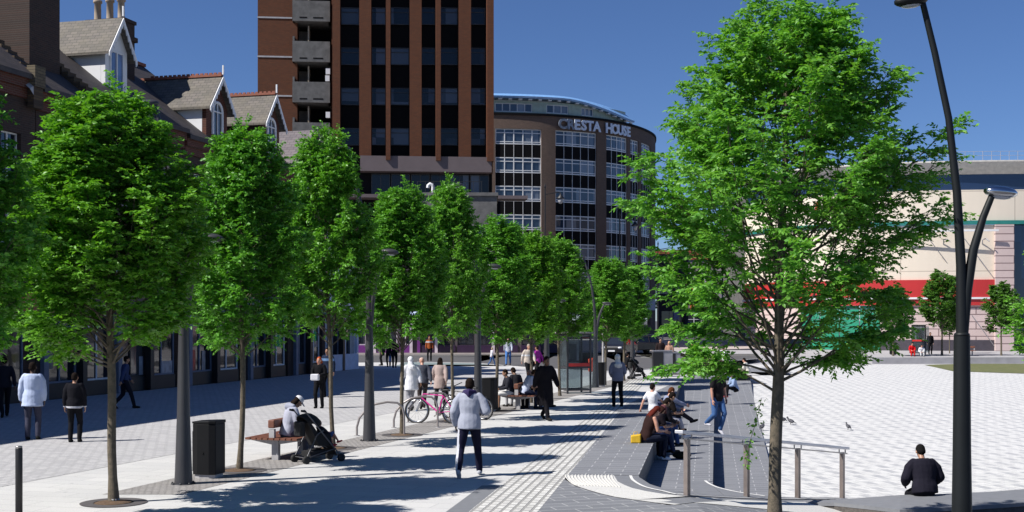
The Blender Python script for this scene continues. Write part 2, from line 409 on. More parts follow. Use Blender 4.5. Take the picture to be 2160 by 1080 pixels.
# slate seating block top (z=0) ; its right edge is the first wide step
Y_END = 59
bs = MB(); strip(Lb2, lambda Y: E1(Y) - .0, EDGE_Y0, Y_END, lambda Y: .008, 1.2, mb=bs)
strip(E1, E1, EDGE_Y0, EDGE_Y0 + .01, lambda Y: 0, 1)
bs.build('slate_paving', slate, kind='structure')
# first riser (rounded near end) and treads
def riser(fX, Y0, Y1, zt, zb, curve_pts, mb):
    pts = [(fX(Y0 + (Y1 - Y0) * i / 24), Y0 + (Y1 - Y0) * i / 24) for i in range(25)]
    pts = curve_pts[::-1] + pts
    for a, b in zip(pts, pts[1:]): mb.quad((a[0], a[1], zt(a)), (b[0], b[1], zt(b)), (b[0], b[1], zb(b)), (a[0], a[1], zb(a)))
# near curved lines, in plan (from the photograph's ground marks); the ramp surface lies on their near side
def rp(px, py):
    z = 0
    for _ in range(12): p = gp(px, py, z); z = zr(p.x, p.y)
    return Vector((p.x, p.y, z))
c1 = [rp(*q) for q in ((1347, 1004), (1351, 1012), (1366, 1021), (1400, 1031), (1443, 1040), (1500, 1045), (1572, 1047), (1678, 1050), (1776, 1050.5))]
c2 = [rp(*q) for q in ((1500, 1012), (1512, 1024), (1547, 1035), (1598, 1043), (1678, 1050))]
rs = MB()
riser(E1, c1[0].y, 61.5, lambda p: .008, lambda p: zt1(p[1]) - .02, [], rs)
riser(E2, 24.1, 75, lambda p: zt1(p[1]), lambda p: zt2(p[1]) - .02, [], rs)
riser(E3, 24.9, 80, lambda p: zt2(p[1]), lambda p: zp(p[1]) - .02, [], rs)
# curved end walls of the steps, from ramp level down to each tread
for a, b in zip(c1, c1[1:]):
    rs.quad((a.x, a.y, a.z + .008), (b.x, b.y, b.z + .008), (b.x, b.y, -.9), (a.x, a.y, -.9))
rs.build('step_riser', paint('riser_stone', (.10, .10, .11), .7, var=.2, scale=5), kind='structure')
# treads: clipped on the near side by the curve c1
def near_of(X):
    for a, b in zip(c1, c1[1:]):
        if a.x <= X <= b.x: return a.y + (b.y - a.y) * (X - a.x) / (b.x - a.x)
    return c1[0].y if X < c1[0].x else c1[-1].y
def tread(fL, fR, z, Yend, name, mat, lift=0):
    mb = MB(); NX = 26; ny = 26
    vs = []
    for k in range(NX + 1):
        for i in range(ny + 1):
            t = i / ny; Y = near_of(0) + 0
            # iterate to find the near start of this column
            y0 = 24.0
            for _ in range(12):
                X0 = fL(y0) + (fR(y0) - fL(y0)) * k / NX; y0 = near_of(X0)
            Y = y0 + (Yend - y0) * t ** 1.4; X = fL(Y) + (fR(Y) - fL(Y)) * k / NX
            vs.append((X, Y, z(Y) + lift))
    fs = [(k * (ny + 1) + i, (k + 1) * (ny + 1) + i, (k + 1) * (ny + 1) + i + 1, k * (ny + 1) + i + 1) for k in range(NX) for i in range(ny)]
    mb.add(vs, fs); return mb.build(name, mat, kind='structure')
tread(lambda Y: E1(Y), lambda Y: E2(Y), zt1, 70, 'slate_tread', slate)
tread(lambda Y: E2(Y), lambda Y: E3(Y), zt2, 75, 'slate_tread', slate)
tread(lambda Y: E3(Y), lambda Y: E3(Y) + 44, zp, 88, 'plaza_paving', plazam)
pz = MB(); pz.quad((c1[-1].x, 17.5, -.8), (60, 17.5, -.8), (60, c1[-1].y, -.8), (c1[-1].x, c1[-1].y, -.8)); pz.build('plaza_paving', plazam, kind='structure')
# strip of dark infill where the treads rise to the road
ex = MB(); ex.quad((7.5, 70, -.004), (16, 70, -.24), (16.5, 76, -.2), (9, 76, .0)); ex.build('slate_tread', slate, kind='structure')
# ramp: pale granite band and slate landing in the foreground
outer = [rp(*q) for q in ((1191, 1004), (1196, 1013), (1210, 1025), (1261, 1041), (1300, 1050), (1365, 1059), (1417, 1067), (1624, 1076), (1750, 1090), (1950, 1100))]
inner = [rp(*q) for q in ((1295, 1004), (1303, 1017), (1326, 1029), (1378, 1041), (1443, 1048.5), (1530, 1054), (1624, 1059), (1700, 1060), (1761, 1060), (1893, 1075), (2000, 1086))]
def between(A, B, lift, mb):
    def samp(P, n=24):
        L = [0]
        for a, b in zip(P, P[1:]): L.append(L[-1] + (b - a).length)
        o = []
        for i in range(n + 1):
            t = L[-1] * i / n; j = 0
            while j < len(L) - 2 and L[j + 1] < t: j += 1
            o.append(P[j].lerp(P[j + 1], (t - L[j]) / (L[j + 1] - L[j])))
        return o
    a, b = samp(A), samp(B)
    for i in range(len(a) - 1):
        q = [a[i], a[i + 1], b[i + 1], b[i]]; mb.add([(v.x, v.y, zr(v.x, v.y) + lift) for v in q], [(0, 1, 2, 3)])
rm = MB(); between(outer, inner, .012, rm); rm.build('pale_ramp', pale, kind='structure')
ri = MB(); between(inner, c1, .008, ri); ri.build('slate_paving', slate_plain, kind='structure')
# foreground slate landing, up to the pale band; and the ramp's base under everything
def interp_y(P, X):
    if X <= P[0].x: return P[0].y
    for a, b in zip(P, P[1:]):
        if a.x <= X <= b.x: return a.y + (b.y - a.y) * (X - a.x) / max(1e-6, b.x - a.x)
    return P[-1].y
def columns(X0, X1, n, ylo, yhi, lift, mb, ny=6):
    vs = []
    for k in range(n + 1):
        X = X0 + (X1 - X0) * k / n; a, b = ylo(X), max(ylo(X), yhi(X))
        for i in range(ny + 1): Y = a + (b - a) * i / ny; vs.append((X, Y, zr(X, Y) + lift))
    mb.add(vs, [(k * (ny + 1) + i, (k + 1) * (ny + 1) + i, (k + 1) * (ny + 1) + i + 1, k * (ny + 1) + i + 1) for k in range(n) for i in range(ny)])
ld = MB()
columns(-.8, 12, 90, lambda X: 9, lambda X: min(interp_y(outer, X), 21.99 + (X - 1.015) / .149), .004, ld)
ld.build('slate_paving', slate2, kind='structure')
lb0 = MB(); columns(2.0, 6.45, 40, lambda X: 15, lambda X: interp_y(c1, X), -.006, lb0); lb0.build('slate_paving', slate_plain, kind='structure')
# white nosings
nz = MB()
def ribbon(P, w, lift, mb):
    for a, b in zip(P, P[1:]):
        t = (b - a).to_2d().normalized(); n = Vector((t.y, -t.x, 0)) * w
        mb.add([(a.x, a.y, zr(a.x, a.y) + lift), (b.x, b.y, zr(b.x, b.y) + lift), (b.x + n.x, b.y + n.y, zr(b.x, b.y) + lift), (a.x + n.x, a.y + n.y, zr(a.x, a.y) + lift)], [(0, 1, 2, 3)])
def smooth(P, n=4):
    c = Curve([(p.x, p.y) for p in P], n); return [Vector((q.x, q.y, 0)) for q in c.p]
n1 = smooth([rp(*q) for q in ((1333, 1005), (1339, 1015), (1362, 1028), (1400, 1037), (1443, 1044), (1530, 1050), (1624, 1053), (1776, 1054))])
ribbon(n1, .05, .018, nz)
nz.build('white_nosing', white_edge, kind='structure')
n2 = MB()
for q in ([(1490, 1014), (1500, 1021), (1520, 1029), (1560, 1038), (1615, 1046)],):
    P = []
    for a in q: P.append(gp(a[0], a[1], -.395))
    P = [Vector((p.x, p.y, 0)) for p in P]
    c = Curve([(p.x, p.y) for p in P], 4)
    for a, b in zip(c.p, c.p[1:]):
        t = (b - a).normalized(); n = Vector((t.y, -t.x)) * .05; n2.quad((a.x, a.y, -.39), (b.x, b.y, -.39), (b.x + n.x, b.y + n.y, -.39), (a.x + n.x, a.y + n.y, -.39))
n2.build('white_nosing', white_edge, kind='structure')
lv = MB(); q2 = [Vector((p.x, p.y, 0)) for p in c.p]; A_ = [q2[0]] + q2; 
for a, b in zip(q2, q2[1:]):
    ya, yb = interp_y(c1, a.x), interp_y(c1, b.x); za = lambda X: min(-.393, zr(X, 0) + .004)
    lv.quad((a.x, ya, za(a.x)), (b.x, yb, za(b.x)), (b.x, b.y, za(b.x)), (a.x, a.y, za(a.x)))
    lv.quad((a.x, a.y, za(a.x)), (b.x, b.y, za(b.x)), (b.x, b.y, -.73), (a.x, a.y, -.73))
a = q2[0]; e0 = (E2(24.1), 24.1); lv.add([(a.x, a.y, -.393), (q2[2].x, q2[2].y, -.393), (e0[0], e0[1], -.393)], [(0, 1, 2)]); lv.quad((q2[2].x, q2[2].y, -.393), (e0[0], e0[1], -.393), (e0[0], e0[1], -.73), (q2[2].x, q2[2].y, -.73))
ax = a.x; lv.add([(ax, interp_y(c1, ax), -.396), (ax, 24.1, -.396), (ax - .45, 24.1, -.396), (ax - .45, interp_y(c1, ax - .45), -.396)], [(0, 1, 2, 3)])
lv.build('slate_tread', slate_plain, kind='structure')
# ribbed tactile fan where the pale ramp meets the slate block
tf = MB()
for i in range(15):
    a = rp(1193 + i * 7, 1003.5); P = [rp(1193 + i * 7 + q[0] * (1 - i * .02), 1003.5 + q[1]) for q in ((0, 0), (3, 8), (11, 16), (24, 22 + i * .3))]
    tf.tube([(p.x, p.y, .018) for p in smooth(P, 3)], .009, 5)
tf.build('tactile_ribs', pale, kind='structure')
# tail of the seating wall under the foreground: low curved wall with slate coping at lower right
wl = [(1690, 1056, 1060, -.47), (1760, 1054, 1060, -.43), (1830, 1049, 1067, -.36), (1898, 1044, 1075, -.28), (1960, 1042.5, 1072, -.25), (2009, 1041, 1070, -.25), (2090, 1037, 1065, -.25), (2180, 1030, 1059, -.25), (2400, 1012, 1040, -.25)]
def wp(px, py, z): return gp(px, py, z)
top = MB(); fr = MB(); far = [wp(a, b, h) for a, b, c, h in wl]; near = [wp(a, c, h) for a, b, c, h in wl]
for i in range(len(wl) - 1):
    a, b, c, d = near[i], near[i + 1], far[i + 1], far[i]
    top.add([a, b, c, d, a - Vector((0, 0, .06)), b - Vector((0, 0, .06)), c - Vector((0, 0, .06)), d - Vector((0, 0, .06))], [(0, 1, 2, 3), (0, 4, 5, 1), (2, 6, 7, 3)])
    k = Vector((0, .02, -.06)); a2, b2_ = a + k, b + k; c_, d_ = c - Vector((0, .02, .06)), d - Vector((0, .02, .06))
    fr.add([a2, b2_, (b2_.x, b2_.y, -.9), (a2.x, a2.y, -.9), c_, d_, (d_.x, d_.y, -.9), (c_.x, c_.y, -.9)], [(0, 3, 2, 1), (4, 7, 6, 5)])
sw = thing('seating_wall', 'low curved slate-topped seating wall at lower right, behind the tall dark lamp', 'wall', near[4])
top.build('coping', slate_plain, sw); fr.build('wall_face', paint('rough_stone', (.13, .115, .105), .9, var=.5, scale=14, bmp=.8), sw)

# ------------------------------------------------------------------ far road, kerbs, pavements
rd = MB()
road_near = [(880, 764), (1000, 766), (1120, 776), (1250, 783), (1351, 781), (1430, 771), (1500, 765), (1600, 757)]
rn = [gp(*q) for q in road_near]
for a, b in zip(rn, rn[1:]): rd.add([(a.x, a.y, .006), (b.x, b.y, .006), (b.x + 3, 104, .006), (a.x, 104, .006)], [(0, 1, 2, 3)])
rd.quad((-22, 78, .004), (rn[0].x, rn[0].y, .004), (rn[0].x, 97, .004), (-22, 93, .004))
rd.build('road', asph, kind='structure')
kb = MB()
kp = [Vector((p.x, p.y, 0)) for p in rn]
for a, b in zip(kp, kp[1:]): kb.add([(a.x, a.y - .15, 0), (b.x, b.y - .15, 0), (b.x, b.y - .15, .03), (a.x, a.y - .15, .03), (b.x, b.y + .05, .03), (a.x, a.y + .05, .03)], [(0, 1, 2, 3), (3, 2, 4, 5)])
kb.build('kerb', paint('kerb_granite', (.5, .49, .48), .8), kind='structure')
pk = MB()
pk.box(-60, 2, 98.5, 130, -.1, .12)
pk.build('pavement', paint('pink_paving', (.46, .40, .37), .9, var=.2, scale=2), kind='structure')
pk2 = MB(); pk2.prism([(2, 104), (16, 108), (30, 118), (30, 133), (2, 133)], -.2, lambda p: .12 + rise(p[1])); pk2.build('pavement', MATS['pink_paving'], kind='structure')
ml = MB()
for px, py in ((1352, 754), (1372, 752), (1392, 750)):
    a = gp(px, py); ml.box(a.x, a.x + 1.0, a.y, a.y + .25, .008, .012)
for i in range(40):
    ml.box(-14 + i, -13 + i, 97.2, 97.32, .008, .012)
ml.build('road_marking', paint('road_paint', (.75, .73, .6), .7), kind='structure')
# right-hand terrace in front of the curved building
tr = MB(); tr.prism([(25.2, 86.2), (60, 88), (60, 140), (22, 140), (25.2, 100)], -.6, .15)
tr.build('terrace_paving', paint('terrace_stone', (.40, .39, .40), .85, var=.2, scale=2), kind='structure')
pe_ = MB(); pe_.quad((14.5, 85.5, -.296), (25.3, 85.5, -.296), (25.3, 108, .14), (14, 108, .14)); pe_.quad((25.3, 85.5, -.3), (60, 85.5, -.3), (60, 90, -.3), (25.3, 90, -.3)); pe_.build('plaza_paving', MATS['terrace_stone'], kind='structure')
# grass
gz = MB(); P = [gp(1950, 771, -.33), gp(2010, 786, -.42), gp(2180, 792, -.45), gp(2300, 780, -.4), gp(2300, 769, -.32), gp(2050, 768, -.31)]
gz.add([(p.x, p.y, zp(p.y) + .02) for p in P], [tuple(range(len(P)))])
g = gz.build('grass', grassm); g['kind'] = 'stuff'; tag(g, 'worn yellow green lawn at the far edge of the pale plaza', 'grass')
# ------------------------------------------------------------------ old brick houses on the left
HF = Flat((-27.34 + .269 * 14, 14), (.269, 1))
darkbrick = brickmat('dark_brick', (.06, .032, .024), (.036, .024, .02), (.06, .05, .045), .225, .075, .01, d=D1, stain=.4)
redbrick = brickmat('red_brick', (.12, .034, .02), (.085, .028, .018), (.12, .09, .075), .225, .075, .01, d=D1, stain=.3)
slates = brickmat('roof_slates', (.068, .056, .058), (.042, .036, .04), (.035, .03, .032), .3, .17, .012, d=D1, slope=1.45, stain=.45, stain_c=(.09, .078, .06), nscale=1.2, rough=.7)
crossd = (D1[1], -D1[0])
slates_c = brickmat('dormer_slates', (.15, .13, .115), (.09, .082, .075), (.045, .04, .04), .3, .17, .012, d=crossd, slope=1.3, stain=.5, stain_c=(.17, .15, .10), nscale=1.5, rough=.7)
slates_l = brickmat('lilac_slates', (.17, .145, .15), (.12, .105, .115), (.06, .05, .055), .35, .19, .012, d=crossd, slope=1.3, stain=.2, nscale=1.5, rough=.7)
wht = paint('white_paint', (.75, .75, .76), .6, var=.08, scale=2)
grey_paint = paint('grey_blue_paint', (.16, .19, .26), .6)
dkglass = glassmat('dark_glass', (.012, .016, .022), .05, (.06, .06, .065), 1.3)
shopfront_glass = glassmat('shop_glass', (.01, .013, .018), .03, (.05, .05, .055), .9)  # dark shop glazing with random paler panes
terra = paint('terracotta', (.30, .11, .07), .85, scale=8)
clay = paint('clay_pot', (.42, .33, .24), .85, scale=5)
black = paint('black_paint', (.012, .012, .014), .5, var=.2)
orange = paint('orange_red_fascia', (.36, .05, .025), .5)
lead = paint('lead_white', (.42, .41, .42), .6, var=.3, scale=6)
def roofslope(m, parent, u0, u1, ve, vr, de, dr, mat, name='roof', thick=.18, back=True):
    mb = MB(); P = m.P
    a, b, c, d = P(u0, ve, de), P(u1, ve, de), P(u1, vr, dr), P(u0, vr, dr); t = Vector((0, 0, thick))
    mb.add([a, b, c, d, a - t, b - t, c - t, d - t], [(0, 1, 2, 3), (7, 6, 5, 4), (0, 4, 5, 1), (1, 5, 6, 2), (2, 6, 7, 3), (3, 7, 4, 0)])
    if back:
        e, f = P(u1, ve, 2 * dr - de), P(u0, ve, 2 * dr - de); mb.quad(d, c, e, f)
    return mb.build(name, mat, parent)
def gable_walls(m, u, ve, vr, de, dr, mb):
    P = m.P; mb.add([P(u, ve, de), P(u, vr, dr), P(u, ve, 2 * dr - de), P(u, 0, 2 * dr - de), P(u, 0, de)], [(0, 1, 2, 3, 4)])
def house(label, Y0, Y1, ve, vr, setb, wallm, fascia, fcol, shops, floors, roofm=slates, winw=1.0):
    u0, u1 = HF.uY(Y0) + .01, HF.uY(Y1) - .01; c = HF.P((u0 + u1) / 2, 0, 0)
    t = thing('brick_house', label, 'house', c, 0, 'old brick houses with shops on the left')
    holes = [(u0 + .35, u1 - .35, .02, 3.05)]
    n = max(2, int((u1 - u0) / 2.4)); wins = []
    for f in floors:
        for k in range(n):
            uc = u0 + (k + .5) * (u1 - u0) / n; h = (uc - winw / 2, uc + winw / 2, f, f + 1.75); holes.append(h); wins.append(h)
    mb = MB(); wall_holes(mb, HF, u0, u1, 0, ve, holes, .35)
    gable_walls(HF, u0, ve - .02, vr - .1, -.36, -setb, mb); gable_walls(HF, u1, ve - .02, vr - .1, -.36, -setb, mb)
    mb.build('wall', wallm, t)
    for h in wins: window(HF, t, h[0], h[1], h[2], h[3], wht, dkglass, 2, (.5,), d=-.18)
    for h in wins: mb = MB(); wbox(mb, HF, h[0] - .1, h[1] + .1, h[2] - .14, h[2] - .003, -.1, .07); mb.build('window_sill', lead, t)
    mb = MB(); wbox(mb, HF, u0, u1, ve - .75, ve - .42, .003, .10); wbox(mb, HF, u0, u1, ve - .42, ve - .12, .003, .20); wbox(mb, HF, u0, u1, ve - .12, ve + .03, .003, .30); mb.build('cornice', redbrick, t)
    roofslope(HF, t, u0, u1, ve + .04, vr, .34, -setb, roofm)
    mb = MB(); wbox(mb, HF, u0, u1, vr - .02, vr + .12, -setb - .12, -setb + .12); mb.build('ridge', terra, t)
    mb = MB(); wbox(mb, HF, u0 + .05, u1 - .05, 3.06, 3.85, .003, .22); f_ = mb.build('fascia', fcol, t)
    # shop front: piers, doors and glazing bays
    n = shops; w = (u1 - u0 - .7) / n
    for k in range(n):
        a = u0 + .35 + k * w
        mb = MB(); wbox(mb, HF, a - .12, a + .14, .02, 3.04, -.2, .16); mb.build('pillar', grey_paint if k % 2 == 0 else black, t)
        window(HF, t, a + .15, a + w - .13, .55, 2.95, (grey_paint, wht, black)[k % 3], shopfront_glass if k % 2 else dkglass, 2, (.82,), d=-.15, fw=.07)
        mb = MB(); wbox(mb, HF, a + .15, a + w - .13, .02, .545, -.25, -.06); mb.build('stall_riser', black, t)
    return t, u0, u1
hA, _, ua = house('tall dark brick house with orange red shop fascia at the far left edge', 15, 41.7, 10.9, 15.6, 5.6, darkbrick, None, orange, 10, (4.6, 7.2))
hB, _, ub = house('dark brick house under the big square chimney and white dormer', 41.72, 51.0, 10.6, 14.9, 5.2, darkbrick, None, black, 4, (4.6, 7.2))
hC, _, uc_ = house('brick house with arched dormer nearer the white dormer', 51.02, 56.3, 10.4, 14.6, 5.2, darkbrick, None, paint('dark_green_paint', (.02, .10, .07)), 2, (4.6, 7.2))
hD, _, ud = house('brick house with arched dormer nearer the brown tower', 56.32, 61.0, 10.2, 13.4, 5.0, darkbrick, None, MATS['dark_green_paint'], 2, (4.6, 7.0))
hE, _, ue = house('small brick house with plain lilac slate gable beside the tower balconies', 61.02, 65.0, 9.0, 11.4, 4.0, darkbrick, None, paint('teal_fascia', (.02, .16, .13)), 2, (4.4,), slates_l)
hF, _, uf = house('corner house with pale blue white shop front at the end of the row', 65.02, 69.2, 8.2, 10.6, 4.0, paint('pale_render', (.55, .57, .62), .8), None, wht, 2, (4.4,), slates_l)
# corner shop white stall riser (seen from the square) + return wall
mb = MB(); wbox(mb, HF, HF.uY(65.3), HF.uY(69.2), .03, .9, .0, .12); mb.build('stall_riser', paint('pale_blue_white', (.60, .66, .80), .6), hF)
for a in (65.4, 67.2, 69.0):
    mb = MB(); wbox(mb, HF, HF.uY(a), HF.uY(a) + .2, .91, 3.05, .0, .12); mb.build('pillar', MATS['pale_blue_white'], hF)
for px, y0, y1, w, col, par in ((408, 738, 790, .42, (.62, .03, .02), hB), (432, 740, 786, .3, (.35, .35, .37), hB), (345, 762, 790, .9, (.42, .44, .5), hB), (300, 752, 792, 1.0, (.38, .42, .5), hA), (84, 700, 780, .9, (.16, .17, .19), hA), (655, 720, 733, 1.2, (.3, .28, .3), hE)):
    u = HF.u(px); mb = MB(); wbox(mb, HF, u, u + w, HF.z(px, y1), HF.z(px, y0), -.148, -.14); mb.build('poster_and_bright_pane', paint('poster_and_bright_pane_%d' % px, col, .4, var=.6, scale=4), par)  # posters, plus a bright shop window whose brightness is put into the sheet colour
# fire walls with stepped brick and lead flashing
def parapet(parent, Y, v0, v1, d0, d1, w=.5):
    u = HF.uY(Y); mb = MB(); n = 22
    for i in range(n):
        t0, t1 = i / n, (i + 1) / n; da, db = d0 + (d1 - d0) * t0, d0 + (d1 - d0) * t1; va = v0 + (v1 - v0) * t0
        wbox(mb, HF, u - w / 2, u + w / 2, va - .5, va + .42 + (v1 - v0) / n, db, da)
    mb.build('fire_wall', brickmat('yellow_brown_brick', (.12, .08, .04), (.05, .035, .025), (.05, .04, .035), .225, .085, .012, d=crossd, stain=.3), parent)
    mb = MB(); P = HF.P
    for s in (-1,):
        uu = u + s * (w / 2 + .01)
        mb.add([P(uu - .0, v0 - .1, d0), P(uu - .22, v0 + .07, d0 + .02), P(uu - .22, v1 + .07, d1), P(uu, v1 + .3, d1), P(uu, v0 + .2, d0)], [(0, 1, 2, 3, 4)])
    mb.build('flashing', lead, parent)
parapet(hA, 41.4, 10.35, 15.0, .35, -5.2); parapet(hB, 44.6, 10.35, 14.6, .35, -5.2)
mb = MB(); u = HF.uY(41.4); wbox(mb, HF, u - .28, u + .28, 10.55, 11.25, .1, .42); mb.build('kneeler', brickmat('kneeler_stone', (.16, .13, .08), (.1, .08, .055), (.05, .04, .03), .3, .1, .01, d=D1), hA)
# chimneys
def chimney(parent, u0, u1, d0, d1, v0, v1, pots=(), mat=darkbrick):
    mb = MB(); wbox(mb, HF, u0, u1, v0, v1, d0, d1)
    if pots: wbox(mb, HF, u0 - .1, u1 + .1, v1 - .75, v1 - .55, d0 - .1, d1 + .1); wbox(mb, HF, u0 - .06, u1 + .06, v1 + .003, v1 + .15, d0 - .06, d1 + .06)
    c = mb.build('chimney', mat, parent)
    for (u, d, h) in pots:
        p = HF.P(u, v1 + .14, d); mb = MB(); mb.lathe([(.17, 0), (.15, .1), (.14, h * .85), (.19, h * .87), (.19, h * .97), (.15, h)], Matrix.Translation(p), 14); mb.build('chimney_pot', clay, c)
u = HF.uY(44.9)
def ud_at(px, d): return HF.u(px, d)
chimney(hB, ud_at(62, -.9), ud_at(126, -.9), -2.3, -.9, 10.9, 18.6)
# pots
s_u0, s_u1 = ud_at(262, -3.2), ud_at(284, -3.2)
chimney(hB, s_u0, s_u1, -5.0, -3.2, 11.5, HF.z(270, 52, -3.4), [(s_u0 + (s_u1 - s_u0) * .5, -3.6, .95), (s_u0 + (s_u1 - s_u0) * .5, -4.15, .95), (s_u0 + (s_u1 - s_u0) * .5, -4.75, .95)])
# dormers: a cross gable at depth d, with barge boards
def dormer(parent, uc, w, d, v0, ve, va, back, roofm, cheek, front, arch, boards=True, crest=True, face=wht):
    P = HF.P; o = .22; mb = MB(); h = w / 2
    wbox(mb, HF, uc - h, uc - h + .12, v0, ve, d - back, d - .2); wbox(mb, HF, uc + h - .12, uc + h, v0, ve, d - back, d - .2)
    D = mb.build('dormer', cheek, parent)
    mb = MB(); pts = [(uc - h, v0), (uc + h, v0), (uc + h, ve), (uc, va - .12), (uc - h, ve)]
    f = [P(a, b, d) for a, b in pts]; g = [P(a, b, d - .19) for a, b in pts]; n = 5
    mb.add(f + g, [tuple(range(n)), tuple(range(2 * n - 1, n - 1, -1))] + [(i, n + i, n + (i + 1) % n, (i + 1) % n) for i in range(n)]); mb.build('dormer_front', front, D)
    mb = MB(); k = (va - ve) / h
    for s in (-1, 1):
        a, b = P(uc, va, d + .28), P(uc + s * (h + o), ve - k * o, d + .28); c_, e = P(uc + s * (h + o), ve - k * o, d - back - .3), P(uc, va, d - back - .3); t = Vector((0, 0, -.1))
        mb.add([a, b, c_, e, a + t, b + t, c_ + t, e + t], [(0, 1, 2, 3), (7, 6, 5, 4), (0, 4, 5, 1), (1, 5, 6, 2), (2, 6, 7, 3), (3, 7, 4, 0)])
    mb.build('dormer_roof', roofm, D)
    if crest:
        mb = MB(); wbox(mb, HF, uc - .09, uc + .09, va - .03, va + .07, d - back - .3, d + .26)
        for i in range(int(back / .22)): wbox(mb, HF, uc - .03, uc + .03, va + .072, va + .15, d + .22 - i * .22 - .14, d + .22 - i * .22)
        mb.build('crest_tiles', terra, D)
    if boards:
        mb = MB()
        for s in (-1, 1):
            nseg = 7
            for i in range(nseg):
                t0, t1 = i / nseg, (i + 1) / nseg; ua_, ub_ = uc + s * (h + o) * t0, uc + s * (h + o) * t1; za, zb = va - .02 - k * abs(ua_ - uc), va - .02 - k * abs(ub_ - uc)
                um, zm = (ua_ + ub_) / 2, (za + zb) / 2
                A = [P(ua_, za, d + .30), P(ub_, zb, d + .30), P(ub_, zb - .16, d + .30), P(um, zm - .34, d + .30), P(ua_, za - .16, d + .30)]
                B = [P(ua_, za, d + .34), P(ub_, zb, d + .34), P(ub_, zb - .16, d + .34), P(um, zm - .34, d + .34), P(ua_, za - .16, d + .34)]
                mb.add(A + B, [(0, 1, 2, 3, 4), (9, 8, 7, 6, 5)] + [(j, 5 + j, 5 + (j + 1) % 5, (j + 1) % 5) for j in range(5)])
        wbox(mb, HF, uc - .035, uc + .035, va + .05, va + .45, d + .28, d + .34)
        mb.build('barge_board', wht, D)
    if arch:
        mb = MB(); aw = .42; P_ = []
        for i in range(11): a = math.pi * i / 10; P_.append(P(uc + aw * math.cos(a), ve - .35 + .42 * math.sin(a), d + .03))
        P_ = [P(uc + aw, v0 + .3, d + .03)] + P_ + [P(uc - aw, v0 + .3, d + .03)]
        mb.tube(P_, .07, 6); mb.tube([P(uc, v0 + .3, d + .03), P(uc, ve + .05, d + .03)], .035, 6); mb.tube([P(uc - aw, ve - .35, d + .03), P(uc + aw, ve - .35, d + .03)], .035, 6)
        W = mb.build('arched_window', wht, D); mb = MB(); mb.add([P(uc - aw, v0 + .3, d + .012)] + [P(uc + aw * math.cos(a), ve - .35 + .42 * math.sin(a), d + .012) for a in [math.pi - math.pi * i / 10 for i in range(11)]] + [P(uc + aw, v0 + .3, d + .012)], [tuple(range(13))[::-1]]); mb.build('pane', dkglass, W)
    else:
        W = window(HF, D, uc - h * .62, uc + h * .62, v0 + .1, ve - .15, wht, glassmat('sky_glass', (.10, .16, .30), .03, (.13, .2, .36), 1), 2, (), d=d + .02, fw=.07)
    return D
a, b = ud_at(222, -1.2), ud_at(268, -1.2)
dormer(hB, (a + b) / 2, b - a, -1.2, 11.2, HF.z(222, 92, -1.2), HF.z(245, 38, -1.2), 3.6, slates_c, wht, wht, False, boards=True, crest=False)
a, b = ud_at(434, 0), ud_at(478, 0)
dormer(hC, (a + b) / 2, b - a, .02, 10.5, HF.z(434, 212), HF.z(455, 160), 3.6, slates_c, wht, redbrick, True)
a, b = ud_at(552, 0), ud_at(588, 0)
dormer(hD, (a + b) / 2, b - a, .02, 10.2, HF.z(552, 247), HF.z(573, 200), 3.8, slates_c, darkbrick, redbrick, True)
a, b = ud_at(622, 0), ud_at(690, 0)
dormer(hE, (a + b) / 2, b - a, .02, 9.0, HF.z(622, 348), HF.z(658, 275), 4.6, slates_l, darkbrick, darkbrick, False, boards=False, crest=False)
# ------------------------------------------------------------------ brown brick tower
TY = 105.0
T_ = Flat(((542 - CX) * TY / F, TY), (1, .10))
towerbrick = brickmat('tower_brick', (.135, .040, .014), (.10, .030, .012), (.07, .042, .026), .3, .1, .012, d=(1, .1), stain=.35, nscale=.35)
conc = paint('stained_concrete', (.15, .145, .14), .9, var=.45, scale=1.6, bmp=.4)
concp = paint('lilac_concrete', (.15, .118, .12), .9, var=.15, scale=1)
tint = glassmat('tower_glass', (.006, .008, .013), .15, (.10, .12, .16), 1.5, .45)
spand = paint('black_panel', (.006, .005, .006), .7, spec=.15)
tw = thing('office_tower', 'tall brown brick tower with vertical fins and concrete balconies', 'tower', T_.P(10, 0))
tu = T_.u; ZT = 34.0
def tz(px, py): return T_.z(px, py)
P85 = 85.3 * TY / F
zb = tz(860, 363); zf = tz(860, 331)
# left wing, set back, with pale bands
mb = MB(); wbox(mb, T_, tu(542), tu(616) + .4, 0, ZT, -9, -.6)
mb.build('wall', towerbrick, tw)
mb = MB()
for k in range(6):
    z0 = tz(580, 201) + (k - 2) * 83.0 * TY / F; wbox(mb, T_, tu(542) - .03, tu(615), z0, z0 + .13, -.6, -.55)
mb.build('band_course', lead, tw)
# main body behind the bays
mb = MB(); wbox(mb, T_, tu(700), tu(1040), 0, ZT, -14, -.95); wbox(mb, T_, tu(616) + .4, tu(699), 0, ZT, -14, -3.2); mb.build('core', spand, tw)
